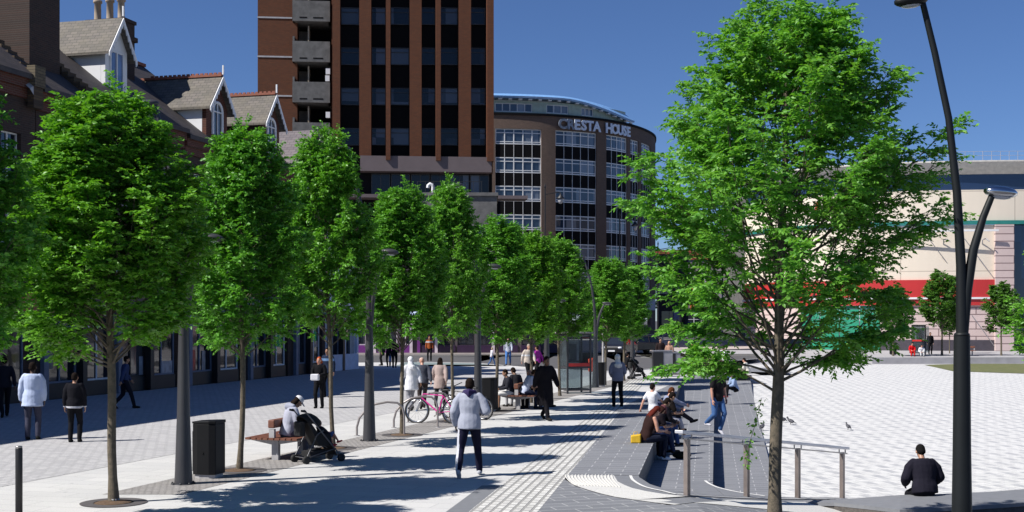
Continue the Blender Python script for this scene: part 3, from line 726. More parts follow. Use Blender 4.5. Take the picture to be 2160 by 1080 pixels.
# end wall on the right and wall at balcony side
mb = MB(); wbox(mb, T_, tu(1034) , tu(1040), zb, ZT, -14.2, -.3); wbox(mb, T_, tu(699), tu(702), 0, ZT, -3.0, -.3); mb.build('side_wall', towerbrick, tw)
for a, b, wide in ((702, 718, 0), (758, 783, 1), (814, 823.5, 0), (864, 889, 1), (919, 929, 0), (967, 993, 1), (1026, 1040, 0)):
    mb = MB(); z0 = tz(860, 333) if wide else tz(860, 340)
    wbox(mb, T_, tu(a), tu(b), z0, ZT, -.948, .35 if wide else .75); mb.build('brick_fin', towerbrick, tw)
mb = MB(); wbox(mb, T_, tu(760), tu(1036), zb, zf, -.94, .55); mb.build('concrete_plinth', concp, tw)
zr0 = [tz(880, 0) for _ in range(1)]
bays = [(718, 758), (783, 814), (823.5, 864), (889, 919), (929, 967), (993, 1026)]
for a, b in bays:
    for k in range(5):
        pyb = 304 - k * 85.3; z0 = zat(pyb, T_.P(tu((a + b) / 2), 0).y); h = 37 * TY / F
        if a == 718 and k == 0: pass
        window(T_, tw, tu(a) + .03, tu(b) - .03, z0, z0 + h, paint('bronze_frame', (.05, .045, .045), .4), tint, 1, (.72,), d=-.72, fw=.06, dep=.1)
# ground band of windows under the plinth
for k in range(6):
    a = 783 + k * 42; z1 = zb - .02; window(T_, tw, tu(a), tu(a + 40), z1 - 2.0, z1 - .05, MATS['bronze_frame'], tint, 2, (), d=-.8, fw=.07)
mb = MB(); wbox(mb, T_, tu(700), tu(1110), tz(860, 420), tz(860, 413), -.9, 1.2); mb.build('ledge', concp, tw)
# balconies
for k in range(6):
    zt = tz(650, 173 - (k - 1) * 85.5) if False else zat(173 + 85.6 - k * 85.6, T_.P(tu(655), 0).y); h = 43.5 * TY / F
    mb = MB(); u0, u1 = tu(617), tu(696)
    wbox(mb, T_, u0, u1, zt - h, zt - .001, -.1, .1)
    wbox(mb, T_, u0, u0 + .16, zt - h, zt + .45, -1.6, -.102); wbox(mb, T_, u1 - .16, u1, zt - h, zt - .002, -1.6, -.102)
    wbox(mb, T_, u0, u1, zt - h, zt - h + .2, -3.1, -.104)
    B = mb.build('balcony', conc, tw)
    mb = MB(); wbox(mb, T_, u0 + .6, u0 + 1.25, zt - h + .24, zt - h + .36, .1, .112); wbox(mb, T_, u0 + 1.75, u0 + 2.6, zt - h + .24, zt - h + .36, .1, .112); mb.build('slot', spand, B)
    mb = MB(); wbox(mb, T_, u0 + 1.25, u0 + 1.36, zt - h + .2, zt + 1.5, -2.4, -.7); mb.build('divider', paint('pale_divider', (.42, .34, .25), .8), B)
    mb = MB(); wbox(mb, T_, u0 + .05, u0 + 1.25, zt - .2, zt + 1.4, -3.15, -2.5); mb.build('back_panel', paint('beige_panel', (.30, .24, .20), .8), B)
for (px, py) in ((692, 150), (691, 165), (692, 242)):
    mb = MB(); z0 = tz(px, py + 6); wbox(mb, T_, tu(px - 5), tu(px + 4), z0, z0 + .5, -.3, -.05); mb.build('service_box', wht, tw)
# ------------------------------------------------------------------ low concrete block in front of the tower
L_ = Flat(((868 - CX) * 92 / F, 92), (1, .02)); lb = thing('low_concrete_block', 'low grey concrete block with roof vents below the brown tower', 'building', L_.P(5, 0))
mb = MB(); zt = zat(413, 92); wall_holes(mb, L_, 0, L_.u(1048), 3.4, zt, [(k * 1.9 + .3, k * 1.9 + 1.5, z, z + 1.5) for k in range(3) for z in (5.2, 8.3)], .3); mb.build('wall', conc, lb)
for k in range(3):
    for z in (5.2, 8.3): window(L_, lb, k * 1.9 + .3, k * 1.9 + 1.5, z, z + 1.5, wht, dkglass, 2, (), d=-.15)
mb = MB(); wbox(mb, L_, -.1, L_.u(1048) + .1, zt + .002, zt + .25, -6, .15); mb.build('roof', conc, lb)
mb = MB(); p = L_.P(L_.u(912), zt + .2, -1.0)
mb.tube([p, p + Vector((0, 0, .55)), p + Vector((-.06, 0, .72)), p + Vector((-.22, 0, .8)), p + Vector((-.36, 0, .68)), p + Vector((-.38, 0, .5))], .13, 10); mb.build('roof_vent', wht, lb)
p = L_.P(L_.u(942), zt + .2, -1.0); mb = MB(); mb.lathe([(.1, 0), (.1, .3), (.42, .34), (.3, .45), (.05, .5)], Matrix.Translation(p), 12); mb.build('roof_vent', lead, lb)
mb = MB()
for k in range(9): q = L_.P(L_.u(880 + k * 17), zt + .24, -.3); mb.tube([q, q + Vector((0, 0, .9))], .02, 5)
mb.tube([L_.P(L_.u(880), zt + 1.1, -.3), L_.P(L_.u(1016), zt + 1.1, -.3)], .02, 5); mb.build('roof_railing', black, lb)
# purple shops at street level
S_ = Flat(((745 - CX) * 99.5 / F, 99.5), (1, .02))
sh = thing('shop_parade', 'purple and white shop parade across the road behind the trees', 'shops', S_.P(6, .12)); Su = S_.u
purple = paint('purple_paint', (.17, .03, .21), .5); pink = paint('pink_white_paint', (.70, .60, .66), .6)
mb = MB(); holes = []; bay = [(752, 790), (795, 838), (842, 868), (890, 920), (925, 960), (965, 1000), (1010, 1040), (1045, 1092), (1100, 1140), (1150, 1185)]
for a, b in bay: holes.append((Su(a), Su(b), .75 if a != 842 else .12, 3.0))
wall_holes(mb, S_, 0, Su(1200), .12, 8.2, holes + [(Su(a), Su(b), 4.8, 6.4) for a, b in bay], .3); mb.build('wall', paint('parade_wall', (.10, .075, .085), .8), sh)
mb = MB(); wbox(mb, S_, 0, Su(1200), 8.202, 8.5, -8, .2); mb.build('roof', conc, sh)
for i, (a, b) in enumerate(bay):
    window(S_, sh, Su(a), Su(b), .75, 3.0, pink if i < 3 else black, dkglass, 2, (.75,), d=-.12, fw=.08)
    window(S_, sh, Su(a), Su(b), 4.8, 6.4, wht, dkglass, 2, (.5,), d=-.12, fw=.07)
    mb = MB(); wbox(mb, S_, Su(a) - .02, Su(b) + .02, .13, .74, .0, .08); mb.build('stall_riser', purple if i < 3 else paint('dark_purple_paint', (.035, .012, .045), .5), sh)
for px in (792, 869, 885, 922, 1042):
    mb = MB(); wbox(mb, S_, Su(px) - .18, Su(px) + .05, .13, 3.35, .0, .14); mb.build('pillar', pink if px != 885 else purple, sh)
mb = MB(); wbox(mb, S_, 0, Su(1200), 3.36, 4.2, .0, .3); mb.build('fascia', MATS['dark_purple_paint'], sh)
mb = MB(); c0 = S_.P(Su(880), 3.0, .0)
mb.add([S_.P(Su(866), 3.5, .31), S_.P(Su(894), 3.5, .31), S_.P(Su(896), 2.9, 1.2), S_.P(Su(864), 2.9, 1.2)], [(0, 1, 2, 3)]); mb.build('awning', paint('blue_white_awning', (.5, .6, .85), .6), sh)
# ------------------------------------------------------------------ curved office house
K_ = Curve([(-12, 134), (-2.1, 134.6), (4.9, 136), (10.1, 138.8), (13.6, 142.5), (16.3, 147.5), (17.8, 153), (18.4, 162)])
ch = thing('curved_office_building', 'curved brown brick office building with white framed window bands and rooftop lettering', 'building', K_.P(20, .3))
ku = K_.u; brownbrick = brickmat('brown_brick', (.20, .125, .09), (.145, .095, .07), (.13, .105, .09), .23, .08, .012, d=(1, .15), stain=.25)
kglass = glassmat('office_glass', (.03, .05, .085), .05, (.20, .23, .28), 1.55)
ztop = zat(243, 135.0); W1 = zat(271, 134.8); PIT = 60.2 * 135 / F; WH = 32.5 * 135 / F
bays = [(1045, 1142, 5), (1172, 1258, 5), (1279, 1323, 4), (1330, 1347, 3), (1353, 1372, 4)]
holes = [(ku(a), ku(b), 2.2, W1) for a, b, n in bays]
mb = MB(); wall_holes(mb, K_, 0, ku(1384), .2, ztop, holes, .4); wbox(mb, K_, 0, ku(1384), 0, .2, -.4, 0, 1.5); mb.build('wall', brownbrick, ch)
for a, b, n in bays:
    u0, u1 = ku(a), ku(b)
    for k in range(7):
        z1 = W1 - k * PIT; z0 = z1 - WH
        window(K_, ch, u0, u1, z0, z1, paint('bright_white_paint', (.88, .88, .88), .5, var=.04), kglass, n, (.74, .16), d=-.18, fw=.10, dep=.06, proud=.04)
        if z0 - (PIT - WH) > 2: mb = MB(); wbox(mb, K_, u0, u1, z0 - (PIT - WH) + .004, z0 - .004, -.3, -.16); S = mb.build('spandrel_panel', spand, ch)
        mb = MB()
        for i in range(n + 1): u = u0 + (u1 - u0) * i / n; wbox(mb, K_, max(u - .022, u0), min(u + .022, u1), z0 - (PIT - WH) + .01, z0 - .01, -.158, -.12)
        if z0 - (PIT - WH) > 2: mb.build('mullions', wht, S)
mb = MB(); wbox(mb, K_, 0, ku(1384), ztop + .002, ztop + .25, -.5, .12, 1); mb.build('coping', spand, ch)
# penthouse storey with swept blue canopy
zp1 = zat(218, 137)
mb = MB(); pe = ku(1328); ph = [(ku(1045), ku(1125), ztop + .45, zp1 - .25), (ku(1156), ku(1204), ztop + .45, zp1 - .25), (ku(1232), ku(1258), ztop + .45, zp1 - .3)]
wall_holes(mb, K_, 0, pe, ztop + .1, zp1, ph, .2, -.55); mb.build('penthouse_wall', paint('pale_green_render', (.42, .52, .46), .8), ch)
for a, b, c, d in ph: window(K_, ch, a, b, c, d, wht, kglass, 5 if b - a > 3 else 3, (), d=-.65, fw=.09)
mb = MB(); n = 44; L0, L1 = 0, ku(1336); vs = []
for i in range(n + 1):
    u = L0 + (L1 - L0) * i / n; t = ss(max(0, (u - ku(1180)) / (L1 - ku(1180)))); z = zp1 + .35 - t * 1.1
    vs += [K_.P(u, z - .12 - .3 * t, .10), K_.P(u, z + .08 - .3 * t, .2), K_.P(u, z + .52 + .3 * t, -1.0), K_.P(u, z + .1, -4.5), K_.P(u, z - .1, -1.5)]
fs = [(5 * i + k, 5 * i + 5 + k, 5 * i + 5 + (k + 1) % 5, 5 * i + (k + 1) % 5) for i in range(n) for k in range(5)]
mb.add(vs, fs); mb.build('canopy', paint('blue_canopy', (.26, .50, .88), .25, spec=.8), ch)
for i in range(26):
    mb = MB(); u = L0 + (L1 - L0) * (i + .5) / 26; t = ss(max(0, (u - ku(1180)) / (L1 - ku(1180)))); z = zp1 + .35 - t * 1.1
    wbox(mb, K_, u - .05, u + .35, z - .30 - .3 * t, z - .16 - .3 * t, -.3, .0)
    if t > .15: mb.add([K_.P(u - .12, z + .04 - .3 * t, .2), K_.P(u + .12, z + .04 - .3 * t, .2), K_.P(u + .12, z + .36, -1.8), K_.P(u - .12, z + .36, -1.8)], [(0, 1, 2, 3)])
    mb.build('canopy_fin', wht, ch)

# roof deck + back
mb = MB(); us = [ku(1384) * i / 30 for i in range(31)]; P = [K_.P(u, ztop - .05, -.4) for u in us]; mb.add(P + [(18.6, 175, ztop - .05), (-12, 175, ztop - .05)], [tuple(range(33))])
P2 = [K_.P(u, zp1 + .02, -2) for u in us if u < pe]; mb.add(P2 + [(10, 160, zp1 + .02), (-12, 160, zp1 + .02)], [tuple(range(len(P2) + 2))]); mb.build('roof', conc, ch)
# letters
def text_mesh(s, size, ext=.04, bold=.0):
    c = bpy.data.curves.new('t', 'FONT'); c.body = s; c.size = size; c.extrude = ext; c.offset = bold; c.align_x = 'CENTER'; c.resolution_u = 3
    o = bpy.data.objects.new('t', c); C.objects.link(o); dg = bpy.context.evaluated_depsgraph_get(); me = bpy.data.meshes.new_from_object(o.evaluated_get(dg))
    v = [tuple(x.co) for x in me.vertices]; f = [tuple(p.vertices) for p in me.polygons]; bpy.data.objects.remove(o); bpy.data.meshes.remove(me); return v, f
mb = MB()
lx = [(1187, 'C'), (1203.5, 'R'), (1217, 'E'), (1231, 'S'), (1244, 'T'), (1258.5, 'A'), (1284, 'H'), (1297, 'O'), (1308, 'U'), (1317, 'S'), (1325, 'E')]
zl = zat(271, 136)
def letters(items, name, mat, h=1.5):
    for px, c in items:
        mb = MB(); v, f = text_mesh(c, h, .06, .06); u = ku(px, .25); sx = .98
        mb.add([K_.P(u + a * sx, zl + b - .0, .3 + d) for a, b, d in v], f); mb.build(name, mat, ch)
letters(lx[2:], 'sign_letter', paint('pale_blue_letters', (.80, .86, .98), .35))
letters(lx[:2], 'sign_letter', paint('dark_reflection_letters', (.34, .38, .46), .3, var=.7, scale=1.2))  # dark reflection on the first two letters put into their colour
# ------------------------------------------------------------------ buildings beyond the curved house
B_ = Flat((18.9, 160), (1, -.06))
db = thing('dark_side_building', 'dark narrow building with red and white shop sign beside the curved offices', 'building', B_.P(2.5, 1.2))
mb = MB(); Bu = B_.u; wall_holes(mb, B_, Bu(1386), Bu(1452), 0, zat(540, 160), [(Bu(1390), Bu(1410), 6.2, 8.6), (Bu(1425), Bu(1445), 6.2, 8.6), (Bu(1395), Bu(1445), 1.4, 4)], .3); wbox(mb, B_, Bu(1386), Bu(1452), zat(540, 160), zat(536, 160), -8, .2); mb.build('wall', paint('shaded_wall', (.07, .06, .065), .9), db)  # pinkish grey wall; the shade on it is put into the dark colour
window(B_, db, Bu(1390), Bu(1410), 6.2, 8.6, wht, dkglass, 2, (.5,)); window(B_, db, Bu(1425), Bu(1445), 6.2, 8.6, wht, dkglass, 2, (.5,)); window(B_, db, Bu(1395), Bu(1445), 1.4, 4, black, dkglass, 3)
mb = MB(); wbox(mb, B_, Bu(1420), Bu(1432), zat(674, 160), zat(658, 160), .3, .4); mb.build('shop_sign', paint('lilac_sign', (.5, .42, .6), .5), db)
mb = MB(); u0 = ku(1352); wbox(mb, K_, u0, ku(1380), zat(631, 151), zat(625, 151), .02, .18); mb.build('sign_band', paint('red_sign', (.5, .03, .03), .5), ch)
mb = MB(); wbox(mb, K_, u0, ku(1380), zat(655, 151), zat(632, 151), .02, .14); mb.build('sign_band', paint('lilac_white', (.5, .5, .6), .6), ch)
Q_ = Flat(((1440 - CX) * 185 / F, 185), (1, -.02)); Qu = Q_.u
rb = thing('red_roofed_building', 'long low building with red brick top glimpsed behind the big tree', 'building', Q_.P(8, 1.3))
mb = MB(); hs = [(Qu(1450 + k * 24), Qu(1464 + k * 24), z, z + 1.9) for k in range(10) for z in (5.4, 8.4)] + [(Qu(1448 + k * 40), Qu(1480 + k * 40), 1.6, 4.2) for k in range(6)]
wall_holes(mb, Q_, Qu(1418), Qu(1720), 0, zat(548, 185), hs, .3); mb.build('wall', paint('stone_wall', (.34, .30, .30), .9), rb)
for h in hs: window(Q_, rb, h[0], h[1], h[2], h[3], wht, dkglass, 2, (.5,), fw=.1)
mb = MB(); wbox(mb, Q_, Qu(1370), Qu(1720), zat(548, 185) + .003, zat(527, 185), -4, .15); mb.build('brick_attic', paint('bright_red_brick', (.36, .09, .05), .85), rb)
mb = MB(); wbox(mb, Q_, Qu(1455), Qu(1463), 4.4, 7.6, .3, .5); mb.build('banner', paint('orange_banner', (.65, .16, .03), .6), rb)
mb = MB(); wbox(mb, Q_, Qu(1560), Qu(1600), 4.5, 6.0, .2, .5); mb.build('hanging_sign', wht, rb)
# ------------------------------------------------------------------ curved cream building on the right
M_ = Curve([(22.5, 119), (24.5, 112.5), (28.5, 108.6), (33.5, 106.2), (38.5, 105.0), (44, 104.6), (52, 105), (64, 107)])
mm = thing('curved_cream_building', 'curved cream building with red band and green shutters at the right', 'building', M_.P(18, .15))
mu = M_.u; cream = brickmat('cream_render', (.75, .66, .54), (.72, .63, .515), (.50, .43, .35), 4.6, 3.4, .05, d=(1, 0), off=0, stain=.10, stain_c=(.55, .47, .38), bmp=.05, nscale=.5); redb = paint('red_band', (.50, .03, .03), .45, var=.1, scale=1)
bluegl = glassmat('blue_band_glass', (.015, .03, .075), .05, (.02, .05, .12), 2.5); pinkb = brickmat('pink_block', (.62, .49, .46), (.57, .45, .42), (.18, .12, .12), 6.0, .62, .045, d=(1, 0), stain=.15, rough=.85)
EU = mu(2097)
def mz(py, px=2000): return M_.z(px, py)
def mbnd(name, py0, py1, mat, d0=-.3, d1=0, u0=0, u1=None):
    mb = MB(); wbox(mb, M_, u0, u1 or EU, mz(py1), mz(py0) - .003, d0, d1, .8); return mb.build(name, mat, mm)
mbnd('wall', 401, 466, cream, u1=mu(2300)); mbnd('glazing_band', 368, 401, bluegl, -.6, -.25, u1=mu(2300))
mbnd('wall', 475, 590, cream); mbnd('red_band', 590, 644, redb, -.1, .18)
mb = MB(); wbox(mb, M_, 0, mu(2300), mz(474), mz(466) - .003, -.2, .18, .8); mb.build('green_rail', paint('teal_steel', (.03, .22, .19), .4), mm)
mb = MB(); wbox(mb, M_, 0, EU, mz(631), mz(627), .19, .3, .8); mb.build('white_rail', wht, mm)
mb = MB(); wbox(mb, M_, mu(1900), EU + .1, mz(490), mz(486), .8, .9, .8)
mb.build('white_rail', wht, mm)
GU0, GU1 = mu(1690), mu(1857)
mbnd('block_wall', 644, 717, pinkb, u0=GU1); mbnd('block_wall', 644, 717, pinkb, u1=GU0)
mbnd('plinth', 717, 741, paint('dark_plinth', (.07, .06, .075), .7), -.3, .06, u0=GU1)
gsh = paint('green_shutter', (.02, .30, .17), .45, var=.3, scale=1.5)
n = 4
for k in range(n):
    a = GU0 + (GU1 - GU0) * k / n; b = GU0 + (GU1 - GU0) * (k + 1) / n; mb = MB()
    for j in range(13):
        z0 = .16 + (mz(644) - .16) * j / 13; wbox(mb, M_, a + .05, b - .05, z0 + .01, z0 + (mz(644) - .16) / 13 - .01, -.2, -.12 + .04 * (j % 2), .6)
    mb.build('shutter', gsh, mm)
# right end: quoined pier then dark glass
mb = MB(); wbox(mb, M_, EU + .003, mu(2136), .15, mz(475), -.6, .35); mb.build('pier', pinkb, mm)
mb = MB(); wbox(mb, M_, mu(2136) + .003, mu(2300), .15, mz(466) - .02, -1.2, -.6); mb.build('glazing', bluegl, mm)
mb = MB(); n = 50; L1 = mu(2300); vs = []
for i in range(n + 1):
    u = L1 * i / n; z = mz(344); vs += [M_.P(u, mz(368), -.2), M_.P(u, mz(354), .3), M_.P(u, z, .6), M_.P(u, z + .12, .6), M_.P(u, z + .12, -6)]
mb.add(vs, [(5 * i + k, 5 * i + 5 + k, 5 * i + 5 + (k + 1) % 5, 5 * i + (k + 1) % 5) for i in range(n) for k in range(5)]); mb.build('eaves_canopy', paint('cream_eaves', (.68, .64, .57), .6), mm)
mb = MB(); zt = mz(344) + .12
for i in range(26): u = mu(1850) + (L1 - mu(1850)) * i / 25; p = M_.P(u, zt, .5); mb.tube([p, p + Vector((0, 0, .75))], .018, 4)
for h in (.4, .75): mb.tube([M_.P(mu(1850) + (L1 - mu(1850)) * i / 20, zt + h, .5) for i in range(21)], .014, 4)
mb.build('roof_railing', lead, mm)
mb = MB()
for i, (px, c) in enumerate(((1722, 'O'), (1740, 'P'), (1762, 'E'), (1784, 'N'), (1812, 'A'), (1832, 'S'))[:0]): pass
# orange red marks glimpsed through the leaves
for px, py, w, h in ((1720, 436, 8, 18), (1737, 446, 12, 10), (1759, 432, 7, 16), (1828, 452, 9, 12)):
    u = mu(px); wbox(mb, M_, u, u + w * 105 / F, mz(py + h / 2, px), mz(py - h / 2, px), .01, .08)
mb.build('wall_sign', paint('orange_red_letters', (.62, .07, .02), .5), mm)
mb = MB()
for px, a, b in ((1958, 505, 552), (2030, 505, 590), (2045, 665, 735)):
    mb.tube([M_.P(mu(px), mz(a), .85), M_.P(mu(px + (b - a) * .8), mz(b), .05)], .035, 5)
mb.build('brace', lead, mm)
mb = MB()
for px, py in ((1990, 515), (2072, 515)):
    p = M_.P(mu(px), mz(py), 0); mb.tube([p, p + Vector((-.1, -.3, .35)), p + Vector((.1, -.6, .4)), p + Vector((.3, -.8, .15))], .05, 6)
mb.build('wall_lamp', lead, mm)
# back volume so that sky does not show through
mb = MB(); us = [L1 * i / 24 for i in range(25)]; P = [M_.P(u, mz(344), -1) for u in us]; mb.add(P + [(64, 140, mz(344)), (24, 140, mz(344))], [tuple(range(27))]); mb.add([(24, 118.5, 0), (24, 140, 0), (24, 140, mz(344)), (24, 118.5, mz(344))], [(0, 1, 2, 3)])
mb.build('roof', conc, mm)
# guard railing by the road
gr_ = thing('guard_railing', 'grey metal guard railing along the far pavement before the curved offices', 'railing', atY(1390, 121, .6))
a, b = atY(1330, 118, .12 + rise(118)), atY(1560, 124, .12 + rise(124)); mb = MB()
for i in range(90): p = a.lerp(b, i / 89); mb.tube([p, p + Vector((0, 0, 1.05))], .012, 4)
mb.build('bars', lead, gr_); mb = MB()
for h in (.12, 1.08): mb.tube([a + Vector((0, 0, h)), b + Vector((0, 0, h))], .03, 5)
mb.build('rail', lead, gr_)
for i in range(8):
    p = a.lerp(b, i / 7); mb = MB(); mb.tube([p, p + Vector((0, 0, 1.15))], .045, 6); mb.build('post', lead, gr_)
# ------------------------------------------------------------------ trees: tapered trunk, ascending limbs, flat sprays of leaves
bark = paint('bark', (.17, .135, .095), .9, var=.45, scale=14, bmp=.7, c2=(.075, .065, .045))
leaf_row = leafmat('leaf_row', (.085, .26, .022), (.16, .38, .04), .28)
leaf_big = leafmat('leaf_big', (.085, .27, .035), (.19, .42, .07), .36)
leaf_far = leafmat('leaf_far', (.06, .17, .03), (.10, .23, .04), .35)
def env(t, shp):
    return float(np.interp(t, *shp))
SHP = ([0, .04, .13, .25, .42, .58, .74, .87, .95, 1], [.26, .54, .82, .97, 1.0, .87, .63, .36, .15, .02])
SHPB = ([0, .05, .105, .227, .41, .6, .72, .845, .95, 1], [.25, .45, .60, .82, 1.0, .93, .76, .46, .16, .04])
def gen_tree(seed, H, zb, Rm, r0, nprim, nsec, ntw, nleaf, ll, lw, shp=SHP, extra=(), inner=.18, topw=.1, lowel=26, lean=0, spread=.80):
    rng = np.random.default_rng(seed); tb = MB(); base = []; dirs = []; nrm = []
    wob = rng.normal(0, .02, (8, 2)); wob[0] = 0
    def trunk(z): 
        t = z / H; i = min(6, t * 7); j = int(i); w = wob[j] * (1 - (i - j)) + wob[j + 1] * (i - j); return np.array([w[0] + lean * t ** 1.4, w[1], z])
    zs = np.linspace(0, H * .93, 16)
    def tr(z): return max(.008, r0 * (1 + .35 * max(0, 1 - z / .25)) * (1 - z / H * .25) if z < zb else r0 * .75 * (1 - (z - zb) / (H - zb)) ** .9 + .006)
    tb.tube([trunk(z) for z in zs], [tr(z) for z in zs], 10)
    def bez(a, b, c, t): return a * (1 - t) ** 2 + b * 2 * t * (1 - t) + c * t * t
    def spray(p0, d0, L, n, l):
        """leaves alternately on both sides of a drooping twig"""
        up = np.array([0, 0, 1.0]); side = np.cross(d0, up); side /= np.linalg.norm(side) + 1e-6
        for i in range(n):
            t = (i + .6) / n; p = p0 + d0 * L * t - up * L * .22 * t * t
            s = -1 if i % 2 else 1; dl = d0 * .62 + side * s * .85 + up * (-.30 * t + rng.normal(0, .22)); dl += rng.normal(0, .16, 3); dl /= np.linalg.norm(dl)
            nn = up * .9 + rng.normal(0, .62, 3) + side * s * .15; base.append(p); dirs.append(dl * l * rng.uniform(.7, 1.15)); nrm.append(nn)
    def branch(a, b, c, r, lvl_scale):
        pts = [bez(a, b, c, t) for t in np.linspace(0, 1, 6)]; tb.tube(pts, [max(.004, r * (1 - .85 * t)) for t in np.linspace(0, 1, 6)], 5, cap=False)
        L = np.linalg.norm(c - a); n2 = max(3, int(nsec * lvl_scale))
        for k in range(n2):
            t = inner + (1 - inner) * (k + rng.uniform(0, 1)) / n2; p = bez(a, b, c, t); tg = bez(a, b, c, min(1, t + .05)) - bez(a, b, c, t - .05); tg /= np.linalg.norm(tg)
            az = rng.uniform(0, 2 * math.pi); o = np.array([math.cos(az), math.sin(az), rng.uniform(-.25, .45)])
            rad = np.array([p[0], p[1], 0.0]); rad /= np.linalg.norm(rad) + 1e-6
            d = tg * .55 + o * .55 + rad * .5; d /= np.linalg.norm(d); l2 = rng.uniform(.28, .62) * (1.25 - .55 * t) * (Rm / 1.5) ** .5
            e = p + d * l2; e[2] -= l2 * .08; q = (p + e) / 2 + np.array([0, 0, l2 * .08])
            tb.tube([p, q, e], [max(.003, r * .28), .0045, .002], 3, cap=False)
            for j in range(ntw):
                tt = .25 + .8 * (j + rng.uniform(0, .8)) / ntw; tt = min(tt, 1); pp = bez(p, q, e, tt); dd = (e - p) / l2 * .6; dd = dd + rng.normal(0, .5, 3) * np.array([1, 1, .45]); dd /= np.linalg.norm(dd) + 1e-6
                spray(pp, dd, rng.uniform(.12, .26), nleaf, ll)
    ga = 2.39996; z0, z1 = zb * .93, H * .88
    for i in range(nprim):
        f = (i + .5) / nprim; z = z0 + (z1 - z0) * f ** 1.25; az = i * ga + rng.normal(0, .25); a = trunk(z)
        el = (rng.uniform(lowel, 42) if i % 3 == 0 else rng.uniform(42, 68)) + 10 * f
        # walk out until the envelope is met
        d = np.array([math.cos(az) * math.cos(R(el)), math.sin(az) * math.cos(R(el)), math.sin(R(el))]); L = .2; lob = rng.uniform(spread, 1.08)
        while L < 6:
            p = a + d * L; t = (p[2] - zb) / (H - zb)
            if t >= 1 or math.hypot(p[0] - lean * .6, p[1]) > env(max(0, t), shp) * Rm * lob: break
            L += .06
        c = a + d * L; b = a + np.array([d[0] * L * .62, d[1] * L * .62, d[2] * L * .38])
        branch(a, b, c, tr(z) * .30 * (1 - .3 * f), .35 + .65 * min(1, L / Rm / .9))
    for a_, b_, c_ in extra: branch(np.array(a_, float), np.array(b_, float), np.array(c_, float), .022, 1.0)
    # leader top
    for j in range(int(nprim * topw)):
        z = H * rng.uniform(.84, 1.0); p = trunk(min(z, H * .93)); p[2] = z; az = rng.uniform(0, 6.28); r_ = rng.uniform(0, .12); p += np.array([math.cos(az) * r_, math.sin(az) * r_, 0]); spray(p, np.array([math.cos(az) * .5, math.sin(az) * .5, .8]), .22, nleaf, ll)
    B = np.array(base); D = np.array(dirs); Nn = np.array(nrm); l = np.linalg.norm(D, axis=1, keepdims=True); d = D / l
    S = np.cross(d, Nn); S /= np.linalg.norm(S, axis=1, keepdims=True) + 1e-9; U = np.cross(S, d)
    w = l * lw / ll; dr = -U * l * .12
    v = np.empty((len(B), 4, 3)); v[:, 0] = B; v[:, 1] = B + D * .45 + S * w * .5 + dr * .2; v[:, 2] = B + D + dr; v[:, 3] = B + D * .45 - S * w * .5 + dr * .2
    v[:, (1, 3)] += (U * l * .08)[:, None, :]
    n = len(B); me = bpy.data.meshes.new('crown'); me.vertices.add(4 * n); me.vertices.foreach_set('co', v.reshape(-1))
    idx = np.arange(n)[:, None] * 4; tri = np.concatenate([idx + 0, idx + 1, idx + 2, idx + 0, idx + 2, idx + 3], 1).reshape(-1)
    me.loops.add(6 * n); me.loops.foreach_set('vertex_index', tri.astype(np.int32)); me.polygons.add(2 * n); me.polygons.foreach_set('loop_start', np.arange(0, 6 * n, 3, dtype=np.int32)); me.polygons.foreach_set('loop_total', np.full(2 * n, 3, dtype=np.int32))
    me.update(calc_edges=True); me.validate()
    return tb, me, n
def plant(t, g, mat):
    tb, me, n = g; tb.build('trunk', bark, t, world=False)
    me.materials.append(mat); o = bpy.data.objects.new('crown', me); C.objects.link(o); o.parent = t; return t
def tp(i): return Vector((-6.0 + 1.105 * i, 18.62 + 3.73 * i, 0))
RG = 'young street trees in a row along the square'
protos = [plant(thing('street_tree', 'big dense green tree nearest the camera at left, on a round grate', 'tree', (0, 0, 0), 0, RG), gen_tree(11, 6.35, 2.2, 1.22, .062, 84, 17, 7, 9, .080, .048), leaf_row),
          plant(thing('street_tree', 'x', 'tree', (0, 0, 0), 0, RG), gen_tree(23, 6.35, 2.15, 1.22, .058, 74, 15, 7, 9, .084, .050), leaf_row),
          plant(thing('street_tree', 'x', 'tree', (0, 0, 0), 0, RG), gen_tree(37, 6.35, 2.15, 1.22, .058, 70, 15, 7, 9, .084, .050), leaf_row)]
# (index, proto, px top, height, width factor, label)
rowt = [(0, 0, 2.9, .985, 1.12, 'big dense green tree standing nearest at left, on a round grate'),
        (1, 1, 1.9, 1.0, .88, 'slender green tree beside the black litter bin and timber bench'),
        (2, 2, .7, 1.09, .76, 'green tree with pointed top behind the pushchair and bench'),
        (3, 0, 2.6, .95, .85, 'green tree with its pale trunk between the curved cycle racks'),
        (4, 1, 4.1, 1.04, .70, 'slim green tree with a tall leading tip behind the group of walkers'),
        (5, 2, 5.0, .94, .95, 'green tree at the near end of the crowded bench'),
        (6, 0, .9, .91, .95, 'green tree behind the walker in dark clothes'),
        (7, 1, 3.3, .92, .97, 'green tree directly beside the telephone kiosk'),
        (9, 2, 2.2, .86, 1.05, 'green tree behind the narrow dark bin near the road'),
        (10, 0, 4.4, .84, 1.1, 'last green tree of the row, nearest the road junction'),
        (-1, 1, 5.5, .98, .92, 'dark green tree cut off by the left edge of the picture')]
used = set()
